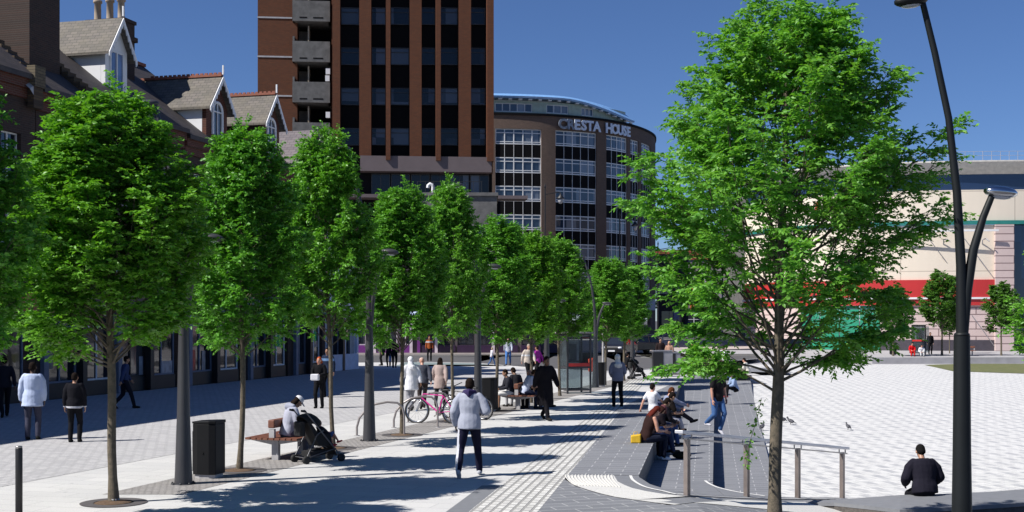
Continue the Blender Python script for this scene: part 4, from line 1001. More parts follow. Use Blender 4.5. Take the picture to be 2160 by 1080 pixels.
for i, pr, rz, sc, wd, lab in rowt:
    p = tp(i)
    if i == 0: p = gp(240, 1061)
    if i == 1: p = gp(505, 993)
    if i == 2: p = gp(703, 946)
    if i == 3: p = gp(848, 918)
    if i == 9: p = atY(1276, tp(9).y)
    if i == 10: p = atY(1316, tp(10).y)
    if i == -1: p = Vector((-7.35, 15.6, 0))
    o = protos[pr]
    if pr in used: o = copy_tree(o, label=lab)
    used.add(pr); o['label'] = lab; o.location = p; o.rotation_euler = (.022 * math.sin(i * 2.3), .022 * math.cos(i * 1.7), rz); o.scale = (sc * wd, sc * wd, sc)
    MW[o] = Matrix.Translation(p)
# foreground tree at right
BT = atY(1634, 16.5); sx = 1 / (F / 16.5)
def bl(px, py, dy=0): return ((px - 1637) * (16.5 + dy) / F, dy, EYE - (py - HZ) * (16.5 + dy) / F)
ext = [(bl(1650, 800), bl(1580, 750, -.1), bl(1445, 775, -.3)), (bl(1645, 830), bl(1600, 800, .1), bl(1500, 745, .2)), (bl(1642, 700), bl(1560, 660, .2), bl(1410, 560, .4)),
       (bl(1660, 700), bl(1760, 740, -.2), bl(1850, 700, -.5)), (bl(1652, 790), bl(1700, 760, .2), bl(1790, 760, .3)), (bl(1660, 640), bl(1800, 600, .3), bl(1890, 640, .3)),
       (bl(1655, 600), bl(1800, 560, -.4), bl(1960, 440, -.6)), (bl(1650, 640), bl(1500, 520, -.3), bl(1352, 350, -.3)), (bl(1650, 620), bl(1500, 480, .4), bl(1370, 430, .3)),
       (bl(1655, 560), bl(1840, 480, .3), bl(1985, 350, .4)), (bl(1655, 560), bl(1850, 420, -.3), bl(2000, 265, -.2)), (bl(1650, 740), bl(1560, 700, .5), bl(1480, 690, .7))]
bt = thing('foreground_tree', 'large bright green tree in the right foreground with spreading ascending branches', 'tree', BT)
plant(bt, gen_tree(5, 7.2, 2.05, 1.74, .085, 84, 16, 7, 9, .080, .044, SHPB, ext, inner=.34, lowel=30, lean=.22, spread=.72), leaf_big)
# dangling broken spray in front of the handrail
mb = MB(); q = [atY(1606, 17.0, zat(840, 17)), atY(1598, 17.0, zat(880, 17)), atY(1582, 17.0, zat(930, 17)), atY(1572, 17.0, zat(985, 17))]; mb.tube(q, .004, 4); mb.build('hanging_twig', bark, bt)
mb = MB(); rr = random.Random(4)
for i in range(90):
    t_ = rr.random() * 2.99; k_ = int(t_); p = q[k_].lerp(q[k_ + 1], t_ - k_) + Vector((rr.gauss(0, .05), rr.gauss(0, .05), rr.gauss(0, .03))); d_ = Vector((rr.gauss(0, 1), rr.gauss(0, 1), -.7 + rr.gauss(0, .4))).normalized() * .07; s_ = d_.cross(Vector((rr.gauss(0, 1), rr.gauss(0, 1), 1))).normalized() * .018
    mb.add([p, p + d_ * .5 + s_, p + d_, p + d_ * .5 - s_], [(0, 1, 2), (0, 2, 3)])
mb.build('hanging_leaves', leaf_big, bt)
# small trees on the far terrace and others
smallp = plant(thing('small_tree', 'small pale green tree beside the right-hand telephone kiosk', 'tree', (0, 0, 0), 0, 'small trees before the cream building'), gen_tree(71, 6.0, 1.8, 1.35, .07, 44, 11, 5, 7, .17, .105), leaf_far)
for k, (px, Y, H, w, rz, lab) in enumerate(((1987, 91, 6.6, 1.0, 0, 'small pale green tree beside the right-hand telephone kiosk'), (2112, 91, 5.7, 1.0, 2, 'small pale green tree near the right edge, before the pink pier'),
                                  (1884, 90, 5.4, 1.1, 4, 'small darker tree half hidden behind the big foreground tree'), (2003, 97, 4.8, .8, 1, 'thin tree behind the small tree beside the right-hand kiosk'))):
    o = smallp if k == 0 else copy_tree(smallp); o['label'] = lab; o.location = atY(px, Y, .15); o.rotation_euler = (0, 0, rz); o.scale = (w * H / 6.2, w * H / 6.2, H / 6.2); MW[o] = Matrix.Translation(o.location)
o = copy_tree(protos[2], atY(2278, 26, -.6), 1.3, (.95, .95, .92)); o['label'] = 'bright green tree reaching in over the right edge of the picture'
fp = plant(thing('background_tree', 'x', 'tree', (0, 0, 0)), gen_tree(91, 8, 1.5, 3, .15, 26, 8, 4, 5, .34, .24), leaf_far)
for k, (px, Y, s, rz, lab) in enumerate(((1395, 205, 1.55, 0, 'distant green tree beside the curved office corner'), (1480, 215, 1.5, 1, 'distant green tree above the red brick attic'), (1560, 212, 1.35, 2, 'distant green tree seen through the big tree'))):
    o = fp if k == 0 else copy_tree(fp); o['label'] = lab; o['group'] = 'distant trees beyond the street'; o.location = atY(px, Y, 1.2); o.rotation_euler = (0, 0, rz); o.scale = (s,) * 3
# grates round the trunks
grate_m = paint('grate_iron', (.11, .10, .10), .7, var=.3, scale=10); soil = paint('soil', (.16, .10, .06), .95, var=.5, scale=20, bmp=.6)
def grate(p, r=.49):
    g = thing('tree_grate', 'x', 'tree grate', p, 0, 'round tree grates'); mb = MB(); n = 40; vs = []
    for k in range(n): a = 2 * math.pi * k / n; vs += [(r * math.cos(a), r * math.sin(a), .010), (.6 * r * math.cos(a), .6 * r * math.sin(a), .012)]
    mb.add(vs, [(2 * k, (2 * k + 2) % (2 * n), (2 * k + 3) % (2 * n), 2 * k + 1) for k in range(n)]); mb.build('ring', grate_m, g, world=False)
    mb = MB(); mb.lathe([(.6 * r, .004), (.5 * r, .02), (.15, .035), (.1, .04)], None, 24); mb.build('soil', soil, g, world=False); return g
glabs = ['round iron grate and soil at the foot of the nearest left tree', 'round iron grate at the tree beside the black litter bin', 'round iron grate at the tree behind the pushchair', 'round iron grate at the tree between the cycle racks', 'round iron grate at the slim tree behind the walkers', 'round iron grate at the tree by the crowded bench']
for i, p in enumerate((gp(240, 1061), gp(505, 993), gp(703, 946), gp(848, 918), tp(4), tp(5))):
    g = grate(p); g['label'] = glabs[i]
    if i == 0:
        c = MB(); c.lathe([(.085, 0), (.085, .07), (.07, .075)], None, 14); c.build('collar', lead, g, world=False)
# ------------------------------------------------------------------ lamps, bins, benches, racks
charcoal = paint('charcoal_paint', (.045, .045, .05), .45, var=.15, scale=3)
steel = paint('brushed_steel', (.42, .40, .39), .35, metal=.8, var=.2, scale=8)
bronze = paint('bronzed_steel', (.34, .28, .25), .4, metal=.6, var=.2, scale=6)
rub = paint('rubber', (.015, .015, .016), .8)
chrome = paint('polished_steel', (.6, .6, .62), .15, metal=1, var=.05)
timber = brickmat('slat_timber', (.20, .075, .04), (.14, .05, .03), (.03, .02, .015), 3.0, .09, .012, rot=A1 + math.pi / 2, stain=.2, rough=.6)
def lamp(name, label, p, base_r=.15, slim=False, mat=charcoal, rz=0, group='leaning twin arm lamp posts'):
    t = thing(name, label, 'lamp post', p, rz, group); mb = MB()
    if not slim: mb.tube([(0, 0, 0), (0, 0, .25), (0, 0, 1.2), (0, 0, 2.6)], [base_r, base_r * .93, base_r * .72, base_r * .55], 20)
    else: mb.tube([(0, 0, 0), (0, 0, 1.2), (0, 0, 2.55)], [.125, .107, .095], 20); mb.lathe([(.095, 2.551), (.09, 2.58), (.06, 2.6)], None, 20)
    b = mb.build('base', mat, t, world=False)
    mb = MB(); r0 = base_r * .53 if not slim else .07
    mb.tube([(0, 0, 2.58), (-.01, 0, 3.4), (-.06, 0, 4.3), (-.16, 0, 5.2), (-.33, 0, 6.0), (-.48, 0, 6.62)], [r0, r0 * .85, r0 * .72, r0 * .6, .04, .036], 14); mb.build('pole', mat, t, world=False)
    mb = MB(); mb.tube([(.02, 0, 2.56), (.06, 0, 3.1), (.14, 0, 3.6), (.26, 0, 4.0), (.37, 0, 4.27), (.40, 0, 4.33)], [r0 * .8, .062, .055, .045, .04, .04], 12); a = mb.build('arm', mat, t, world=False)
    for c, s, nm in (((-.62, 0, 6.63), -1, 0), ((.47, 0, 4.30), 1, 0)):
        M = Matrix.Rotation(s * R(6), 3, 'Y'); mb = MB(); mb.ell(c, (.21, .12, .075), M, 16, 9); h = mb.build('lamp_head', chrome if slim and s > 0 else mat, t, world=False)
        mb = MB(); mb.ell((c[0], c[1], c[2] - .03), (.15, .09, .06), M, 12, 7); mb.build('lens', paint('lamp_lens', (.55, .56, .6), .1), h, world=False)
    if not slim:
        mb = MB()
        for k in range(8): a = k * math.pi / 4; mb.lathe([(.018, 0), (.018, .03), (.01, .04)], Matrix.Translation((base_r * 1.25 * math.cos(a), base_r * 1.25 * math.sin(a), 0)), 6)
        mb.lathe([(base_r * 1.4, 0), (base_r * 1.4, .006), (base_r * .9, .012)], None, 20); mb.build('base_plate', mat, t, world=False)
    return t
l1 = lamp('lamp_post', 'thick charcoal lamp post beside the black litter bin', gp(387, 1021))
labs = ['charcoal lamp post at the near end of the curved cycle racks', 'charcoal lamp post beside the black bin behind the walking man', 'charcoal lamp post behind the dark clothed walker', 'charcoal lamp post just right of the telephone kiosk', 'charcoal lamp post by the second pushchair and the road']
pos = [gp(779, 930), atY(1008, 35.5), atY(1153, 43), atY(1256, 50.4), atY(1334, 57.9)]
for p, lb_, sz in zip(pos, labs, (1, 1, .8, .8, .8)): copy_tree(l1, p, 0, (1, 1, sz), label=lb_)
l1.scale = (1, 1, .96)
lamp('tall_lamp_post', 'tall black twin arm lamp post in the right foreground with stepped base', atY(2029, 15), slim=True, mat=paint('near_black', (.012, .014, .015), .5, var=.2, spec=.25), group=None)
# heritage lamps by the curved building
def lantern(label, p, H, s=1):
    t = thing('heritage_lamp', label, 'street lamp', p, 0, 'old style lanterns before the curved offices'); mb = MB(); mb.tube([(0, 0, 0), (0, 0, 1), (0, 0, H)], [.12, .08, .05], 8)
    mb.tube([(0, 0, H - .5), (s * 1.4, 0, H - .3), (s * 1.75, 0, H - .38)], .04, 6); mb.lathe([(.03, H), (.09, H + .1), (.0, H + .5)], None, 8); mb.build('pole', black, t, world=False)
    mb = MB(); mb.lathe([(.04, H - .38), (.10, H - .55), (.34, H - .8), (.34, H - .86), (.30, H - .86)], Matrix.Translation((s * 1.75, 0, 0)), 10); mb.build('lamp_hood', black, t, world=False)
    mb = MB(); mb.lathe([(.26, H - .862), (.14, H - 1.25), (.02, H - 1.3)], Matrix.Translation((s * 1.75, 0, 0)), 10); mb.build('lantern_glass', lead, t, world=False)
lantern('old style lantern lamp before the left pillars of the curved offices', atY(1150, 105, 0), zat(398, 105) + 0, .75)
lantern('old style lantern lamp before the right bays of the curved offices', atY(1307, 112, .15), zat(460, 112), .8)
lantern('old style lantern lamp against the sky right of the curved offices', atY(1388, 135, .8), zat(517, 135) - .8, .9)
# bollard
b = thing('bollard', 'slim black bollard at the left edge of the picture', 'bollard', atY(40, 17.1)); mb = MB(); mb.lathe([(.048, 0), (.048, .96), (.044, .975)], None, 18); mb.build('post', black, b, world=False); mb = MB(); mb.lathe([(.045, .976), (.045, .995), (.03, 1.0)], None, 18); mb.build('cap', steel, b, world=False)
# litter bins
def bin_(label, p, rz, H=.95, w=.44):
    black = paint('bin_black', (.008, .008, .009), .5, spec=.2)
    t = thing('litter_bin', label, 'litter bin', p, rz, 'black litter bins'); h = w / 2; mb = MB()
    pts = [(-h, -h * .8), (-h * .5, -h), (h * .5, -h), (h, -h * .8), (h, h * .8), (h * .5, h), (-h * .5, h), (-h, h * .8)]
    mb.prism(pts, .07, H); o = mb.build('body', black, t, world=False, bevel=.012)
    mb = MB(); mb.prism([(x * 1.04, y * 1.04) for x, y in pts], H + .002, lambda q: H + .045 + (q[0]) * .04); mb.build('lid', black, t, world=False, bevel=.008)
    mb = MB(); mb.prism([(x * .86, y * .86) for x, y in pts], 0, .068); mb.build('plinth', lead, t, world=False)
    mb = MB(); mb.box(-h - .03, -h - .002, -h * .6, h * .6, .12, H - .14); mb.box(-.012, .012, -h - .012, -h - .002, H * .45, H * .45 + .03); mb.build('door', black, t, world=False)
    return t
bin1 = bin_('black angular litter bin between the lamp post and the bench', gp(441, 1007), -.25)
copy_tree(bin1, gp(1031, 868), -.25, 1.02, 'black litter bin behind the walking man in the grey top')
copy_tree(bin1, gp(1265, 815), -.25, 1.0, 'dark litter bin just right of the telephone kiosk')
copy_tree(bin1, atY(1884, 92, .15), 0, .95, 'small dark litter bin far off below the right-hand building')
# benches (two sided, along the tree row)
def bench():
    t = thing('bench', 'two sided timber bench with grey steel ends where the capped person sits', 'bench', gp(575, 972), -A1, 'timber benches between the trees')
    L = 1.55
    mb = MB()
    for i in range(9): x = -.50 + i * .125; mb.box(x - .05, x + .05, -.08, L, .41, .45)
    mb.build('seat', paint('bench_timber', (.19, .07, .04), .6, var=.35, scale=6), t, world=False)
    for y in (.12, L - .25):
        mb = MB(); mb.prism([(-.52, y), (-.05, y), (-.05, y + .06), (-.52, y + .06)], lambda p: .40 - (p[0] + .52) * .22 if p[0] > -.4 else .385, .408); mb.prism([(.07, y), (.54, y), (.54, y + .06), (.07, y + .06)], lambda p: .31 if p[0] < .1 else .385, .408)
        mb.box(-.07, .07, y - .02, y + .08, 0, .408); mb.build('leg', lead, t, world=False)
    mb = MB(); mb.box(-.06, .05, -.04, .04, .452, .62); mb.box(-.06, .05, L - .1, L - .02, .452, .62); mb.build('back_post', lead, t, world=False)
    mb = MB(); mb.box(-.08, .06, -.05, L, .64, .80); mb.build('backrest', MATS['bench_timber'], t, world=False, bevel=.02); return t
bn1 = bench()
bn2 = copy_tree(bn1, atY(1090, 37.8), -A1, 1.0, 'two sided timber bench crowded with four seated people')
# cycle racks
def rack(label, p, rz):
    t = thing('cycle_rack', label, 'cycle rack', p, rz, 'curved steel cycle racks'); mb = MB()
    pts = [(-.62, 0, 0), (-.62, 0, .20), (-.56, 0, .42), (-.40, 0, .62), (-.18, 0, .75), (.1, 0, .80), (.34, 0, .78), (.46, 0, .68), (.50, 0, .5), (.50, 0, 0)]
    c = []
    for i in range(len(pts) - 1):
        a, b_ = Vector(pts[i]), Vector(pts[i + 1])
        for k in range(3): c.append(a.lerp(b_, k / 3))
    mb.tube(c + [pts[-1]], .026, 8); mb.build('hoop', paint('dull_steel', (.36, .32, .31), .35, metal=.5), t, world=False)
    mb = MB()
    for x in (-.62, .5): mb.lathe([(.07, .004), (.07, .012), (.03, .014)], Matrix.Translation((x, 0, 0)), 12)
    mb.build('base_plate', lead, t, world=False); return t
rk = rack('curved steel cycle rack beside the second lamp post', gp(808, 919), .05)
copy_tree(rk, gp(882, 902), .05, label='curved steel cycle rack around the wheel of the nearer bicycle')
copy_tree(rk, gp(905, 897) + Vector((0, .9, 0)), .05, label='curved steel cycle rack between the two bicycles')
# bicycles
def bicycle(label, p, rz, fc, lean=.12, group='parked bicycles'):
    t = thing('bicycle', label, 'bicycle', p, rz, group); fm = paint('bike_paint_%d' % int(fc[0] * 1000), fc, .35, var=.05)
    wr = .33
    def wheel(x):
        mb = MB(); n = 28; mb.tube([(x + wr * math.cos(2 * math.pi * k / n), 0, wr + wr * math.sin(2 * math.pi * k / n)) for k in range(n + 1)], .022, 7, cap=False); w = mb.build('wheel', rub, t, world=False)
        mb = MB(); r = wr - .035; mb.tube([(x + r * math.cos(2 * math.pi * k / n), 0, wr + r * math.sin(2 * math.pi * k / n)) for k in range(n + 1)], .014, 6, cap=False); mb.build('rim', chrome, w, world=False)
        mb = MB()
        for k in range(14): a = 2 * math.pi * k / 14; mb.tube([(x, (.02 if k % 2 else -.02), wr), (x + r * math.cos(a), 0, wr + r * math.sin(a))], .0025, 3, cap=False)
        mb.tube([(x, -.05, wr), (x, .05, wr)], .022, 8); mb.build('spokes', chrome, w, world=False)
    wheel(-.52); wheel(.52)
    bb = (-.08, 0, .29); st = (-.2, 0, .74); hd = (.36, 0, .78); hb = (.39, 0, .66)
    mb = MB(); mb.tube([bb, st], .017, 8); mb.tube([st, hd], .015, 8); mb.tube([bb, hb], .02, 8); mb.tube([hd, hb], .02, 8)
    for s in (-.05, .05): mb.tube([(bb[0], s * .5, bb[2]), (-.52, s, wr)], .011, 6); mb.tube([st, (-.52, s, wr)], .009, 6)
    mb.build('frame', fm, t, world=False)
    mb = MB()
    for s in (-.05, .05): mb.tube([(hb[0], 0, hb[2]), (hb[0] + .02, s, hb[2] - .04), (.52, s, wr)], .012, 6)
    mb.build('fork', chrome, t, world=False)
    mb = MB(); mb.tube([hd, (.34, 0, .92)], .014, 6); mb.tube([(.28, -.29, .98), (.33, -.2, .95), (.34, 0, .93), (.33, .2, .95), (.28, .29, .98)], .013, 6); mb.build('handlebar', black, t, world=False)
    mb = MB(); mb.tube([st, (-.23, 0, .86)], .012, 6); mb.tube([(-.38, 0, .88), (-.3, 0, .89), (-.1, 0, .88)], [.07, .075, .02], 8, flat=.4); mb.build('saddle', black, t, world=False)
    mb = MB(); mb.lathe([(.09, -.006), (.09, .006)], Matrix.Translation((bb[0], -.045, bb[2])) @ Matrix.Rotation(R(90), 4, 'X'), 16); mb.tube([(bb[0], -.06, bb[2]), (bb[0] + .14, -.07, bb[2] - .1), (bb[0] + .14, -.15, bb[2] - .1)], .011, 5); mb.tube([(bb[0], .06, bb[2]), (bb[0] - .14, .07, bb[2] + .1), (bb[0] - .14, .15, bb[2] + .1)], .011, 5); mb.build('crankset', steel, t, world=False)
    t.rotation_euler = (lean, 0, rz); return t
bicycle('pink and white bicycle leaning in the cycle racks', gp(918, 893), math.pi - .25, (.62, .03, .28), .10)
bicycle('dark bicycle mostly hidden behind the walking man in grey', gp(985, 884), math.pi - .5, (.02, .02, .025), -.10)
# pushchairs
def pushchair(label, p, rz, hood=(.012, .012, .014)):
    t = thing('pushchair', label, 'pushchair', p, rz, 'folding pushchairs'); hm = paint('pushchair_fabric', hood, .9, var=.3, scale=10); al = paint('grey_tube', (.14, .14, .15), .4, metal=.5)
    mb = MB()
    for x in (-.22, .22):
        mb.tube([(x, -.45, 1.02), (x, -.40, 1.03), (x, -.33, .95), (x, .18, .36), (x, .42, .10)], .013, 6); mb.tube([(x, -.36, .10), (x, -.12, .55), (x, .02, .62)], .012, 6); mb.tube([(x, -.36, .11), (x, .30, .26)], .010, 6)
    mb.tube([(-.22, -.1, .55), (.22, .1, .28)], .008, 5); mb.tube([(.22, -.1, .55), (-.22, .1, .28)], .008, 5); mb.tube([(-.22, .42, .12), (.22, .42, .12)], .011, 6); mb.tube([(-.22, -.36, .11), (.22, -.36, .11)], .011, 6); mb.build('frame', al, t, world=False)
    mb = MB()
    for x in (-.22, .22): mb.tube([(x, -.47, 1.02), (x, -.37, 1.0)], .022, 8)
    mb.build('handle', rub, t, world=False)
    for x in (-.22, .22):
        for y in (-.36, .42):
            mb = MB(); M = Matrix.Translation((x, y, .075)) @ Matrix.Rotation(R(90), 4, 'Y'); mb.lathe([(.04, -.035), (.075, -.03), (.078, -.02), (.06, 0), (.078, .02), (.075, .03), (.04, .035)], M, 14); mb.build('wheel', rub, t, world=False)
    mb = MB(); P = [(-.20, .62, -.22), (-.2, .30, .30)]
    mb.add([(-.2, -.26, .80), (.2, -.26, .80), (.2, -.02, .36), (-.2, -.02, .36), (-.2, .24, .36), (.2, .24, .36), (.2, .33, .12), (-.2, .33, .12), (-.2, -.30, .78), (.2, -.30, .78), (.2, -.06, .32), (-.2, -.06, .32), (-.2, .24, .32), (.2, .24, .32)], [(0, 1, 2, 3), (3, 2, 5, 4), (4, 5, 6, 7), (8, 11, 10, 9), (11, 12, 13, 10), (0, 3, 11, 8), (1, 9, 10, 2), (3, 4, 12, 11), (2, 10, 13, 5), (0, 8, 9, 1)])
    for x in (-.2, .2): mb.add([(x, -.26, .8), (x, -.02, .36), (x, .22, .36), (x, .2, .52), (x, -.12, .62)], [(0, 1, 2, 3, 4)])
    mb.build('seat', hm, t, world=False)
    mb = MB(); vs = []; n = 7
    for i in range(n):
        a = R(-35 + 105 * i / (n - 1)); cy, cz = -.22, .66
        for k in range(7):
            w = math.pi * k / 6; xx = -.23 * math.cos(w); rr = .30 * (.35 + .65 * math.sin(w)) if True else 0; vs.append((xx, cy - rr * math.sin(-a + R(0)) * 1.0 * (1), cz + rr * math.cos(a)))
    mb.add(vs, [(7 * i + k, 7 * i + k + 1, 7 * i + 8 + k, 7 * i + 7 + k) for i in range(n - 1) for k in range(6)], True); o = mb.build('hood', hm, t, world=False); s = o.modifiers.new('thick', 'SOLIDIFY'); s.thickness = .012
    mb = MB(); mb.box(-.17, .17, -.22, .14, .14, .24, Matrix.Rotation(.1, 4, 'X')); mb.build('basket', hm, t, world=False)
    mb = MB(); mb.box(-.15, .15, -.43, -.33, .52, .80); mb.build('hanging_bag', hm, t, world=False, bevel=.03); return t
pc = pushchair('black pushchair parked by the seated person in the white cap', gp(668, 974), -R(50))
copy_tree(pc, gp(1345, 800), -R(75), label='dark pushchair with a red-hatted baby beside the grey haired person')
# handrail beside the ramp
hr = thing('handrail', 'flat stainless steel handrail on bronze posts beside the ramp', 'handrail', (2.74, 19.3, 0))
pp = [(2.74, 19.3, 0), (3.96, 20.8, -.24), (5.17, 22.3, -.47), (6.39, 23.85, -.71)]
dr = (Vector(pp[-1]) - Vector(pp[0])).normalized(); dh = Vector((dr.x, dr.y, 0)).normalized(); sd_ = Vector((dh.y, -dh.x, 0))
for q in pp:
    q = Vector(q); mb = MB()
    for s in (-.027, .027):
        a = q + dh * s; mb.add([a + dh * i * .020 + sd_ * j * .035 + Vector((0, 0, k)) for k in (0, .88) for j in (-1, 1) for i in (-1, 1)], [(0, 2, 3, 1), (4, 5, 7, 6), (0, 1, 5, 4), (2, 6, 7, 3), (0, 4, 6, 2), (1, 3, 7, 5)])
    mb.build('post', bronze, hr)
    mb = MB(); mb.tube([q + Vector((0, 0, .88)), q + Vector((0, 0, .90))], .05, 8); mb.tube([q + dh * .14 + Vector((0, 0, .87)), q + dh * .14 + Vector((0, 0, .95))], .012, 6); mb.tube([q - dh * .14 + Vector((0, 0, .89)), q - dh * .14 + Vector((0, 0, .97))], .012, 6); mb.build('bracket', steel, hr)
def bar(a, b, w, h, mb):
    mb.add([p + sd_ * j * w + Vector((0, 0, k * h)) for p in (a, b) for k in (-1, 1) for j in (-1, 1)], [(0, 1, 3, 2), (4, 6, 7, 5), (0, 4, 5, 1), (2, 3, 7, 6), (0, 2, 6, 4), (1, 5, 7, 3)])
a, b = Vector(pp[0]) - dr * .25 + Vector((0, 0, .985)), Vector(pp[3]) + dr * .18 + Vector((0, 0, .985))
mb = MB(); bar(a, b, .075, .026, mb); mb.build('top_rail', paint('rail_steel', (.62, .62, .66), .3, metal=.35, var=.08), hr, bevel=.008)
mb = MB(); bar(a + dr * .12 - Vector((0, 0, .10)), b - Vector((0, 0, .10)), .03, .012, mb); mb.build('lower_rail', steel, hr)
# yellow bag, phone kiosks, cabinets, cars
yb = thing('carrier_bag', 'yellow carrier bag on the slate paving behind the seated woman in black', 'bag', gp(1341, 935)); mb = MB(); mb.prism([(-.12, -.09), (.10, -.10), (.13, .08), (-.10, .10)], .01, lambda p: .19 + p[0] * .15); mb.build('bag', paint('yellow_plastic', (.80, .50, .03), .4, var=.2, scale=9), yb, world=False, bevel=.02)
mb = MB(); mb.tube([(-.05, 0, .18), (-.04, 0, .25), (.03, 0, .26), (.05, 0, .19)], .006, 5); mb.build('handle', MATS['yellow_plastic'], yb, world=False)
kg = clearglass('kiosk_glass', (.80, .86, .88), .80); redp = paint('red_enamel', (.62, .025, .02), .35, var=.1)
def kiosk(label, p, rz):
    t = thing('phone_kiosk', label, 'phone box', p, rz, 'glass telephone kiosks'); w, d, H = .46, .46, 2.25; mb = MB()
    for x in (-w, w):
        for y in (-d, d): mb.box(x - .03, x + .03, y - .03, y + .03, 0, H)
    for z in (.14, .98, H - .04):
        mb.box(-w, w, -d - .02, -d + .02, z - .03, z + .03); mb.box(-w, w, d - .02, d + .02, z - .03, z + .03); mb.box(-w - .02, -w + .02, -d, d, z - .03, z + .03); mb.box(w - .02, w + .02, -d, d, z - .03, z + .03)
    mb.build('frame', paint('kiosk_frame', (.05, .05, .055), .45), t, world=False)
    for (a, b, c, e) in ((-w + .03, w - .03, -d, -d + .008), (-w + .03, w - .03, d - .008, d)):
        mb = MB(); mb.box(a, b, c, e, .18, H - .08); mb.build('glass_panel', kg, t, world=False)
    mb = MB(); mb.box(-w, -w + .008, -d + .03, d - .03, .18, H - .08); mb.build('glass_panel', kg, t, world=False)
    mb = MB(); mb.box(w, w + .35, -d + .02, -d + .05, .2, H - .1, Matrix.Translation((w, -d, 0)) @ Matrix.Rotation(R(28), 4, 'Z') @ Matrix.Translation((-w, d, 0))); mb.build('door', kg, t, world=False)
    mb = MB(); mb.box(-w + .035, w - .035, -d - .028, -d - .005, 1.02, 1.14); mb.box(w + .022, w + .03, -d + .04, d - .04, 1.02, 1.14); mb.box(w + .022, w + .03, -d + .04, d - .04, 2.05, 2.17); mb.build('red_band', redp, t, world=False)
    mb = MB(); mb.box(-w - .14, w + .12, -d - .14, d + .12, H + .005, H + .05); mb.box(-w + .02, w - .02, -d + .02, d - .02, H - .12, H + .004); mb.build('roof', paint('kiosk_roof', (.42, .38, .36), .6), t, world=False, bevel=.01)
    mb = MB(); mb.box(-.2, .2, d - .16, d - .03, 1.15, 1.85); mb.box(-.09, .05, d - .2, d - .161, 1.3, 1.6); ph = mb.build('telephone', paint('phone_steel', (.12, .13, .15), .4), t, world=False)
    mb = MB(); mb.tube([(-.14, d - .2, 1.62), (-.17, d - .24, 1.55), (-.17, d - .24, 1.40), (-.14, d - .2, 1.33)], .028, 8); mb.build('handset', black, ph, world=False)
    mb = MB(); mb.box(-.32, .34, d - .04, d - .03, 1.2, 2.0); mb.build('backboard', paint('pale_poster', (.6, .64, .68), .5, var=.5, scale=5), t, world=False); return t
k1 = kiosk('glass telephone kiosk with red band between the trees', atY(1212, 46.6), .32)
copy_tree(k1, atY(1938, 93, .15), -.4, 1.0, 'glass telephone kiosk with red band far off below the cream building')
def cabinet(label, p, w, d, H, rz):
    t = thing('street_cabinet', label, 'cabinet', p, rz, 'metal street cabinets'); mb = MB(); mb.box(-w / 2, w / 2, -d / 2, d / 2, .06, H); mb.build('body', paint('cabinet_steel', (.42, .41, .43), .35, metal=.5, var=.35, scale=2), t, world=False, bevel=.01)
    mb = MB(); mb.box(-w / 2 - .004, -w / 2 + w * .02, -d / 2 - .02, d / 2 - .01, .1, H - .04); mb.box(-w / 2 + .01, w * .02, -d / 2 - .02, -d / 2 - .002, .1, H - .04); mb.build('door', black, t, world=False)
    mb = MB(); mb.box(-w / 2 - .02, w / 2 + .02, -d / 2 - .04, d / 2 + .02, H + .002, H + .04); mb.build('lid', MATS['cabinet_steel'], t, world=False); mb = MB(); mb.box(-w / 2 + .02, w / 2 - .02, -d / 2 + .02, d / 2 - .02, 0, .058); mb.build('plinth', black, t, world=False)
cabinet('larger black and steel street cabinet beside the road crossing', gp(1397, 794), .95, .6, 1.24, 0)
cabinet('smaller steel street cabinet right behind the larger one', gp(1422, 791) + Vector((.1, .5, 0)), .5, .5, 1.1, 0)
cabinet('steel cabinet beside the long haired woman in black', gp(1468, 783), .5, .5, 1.15, 0)
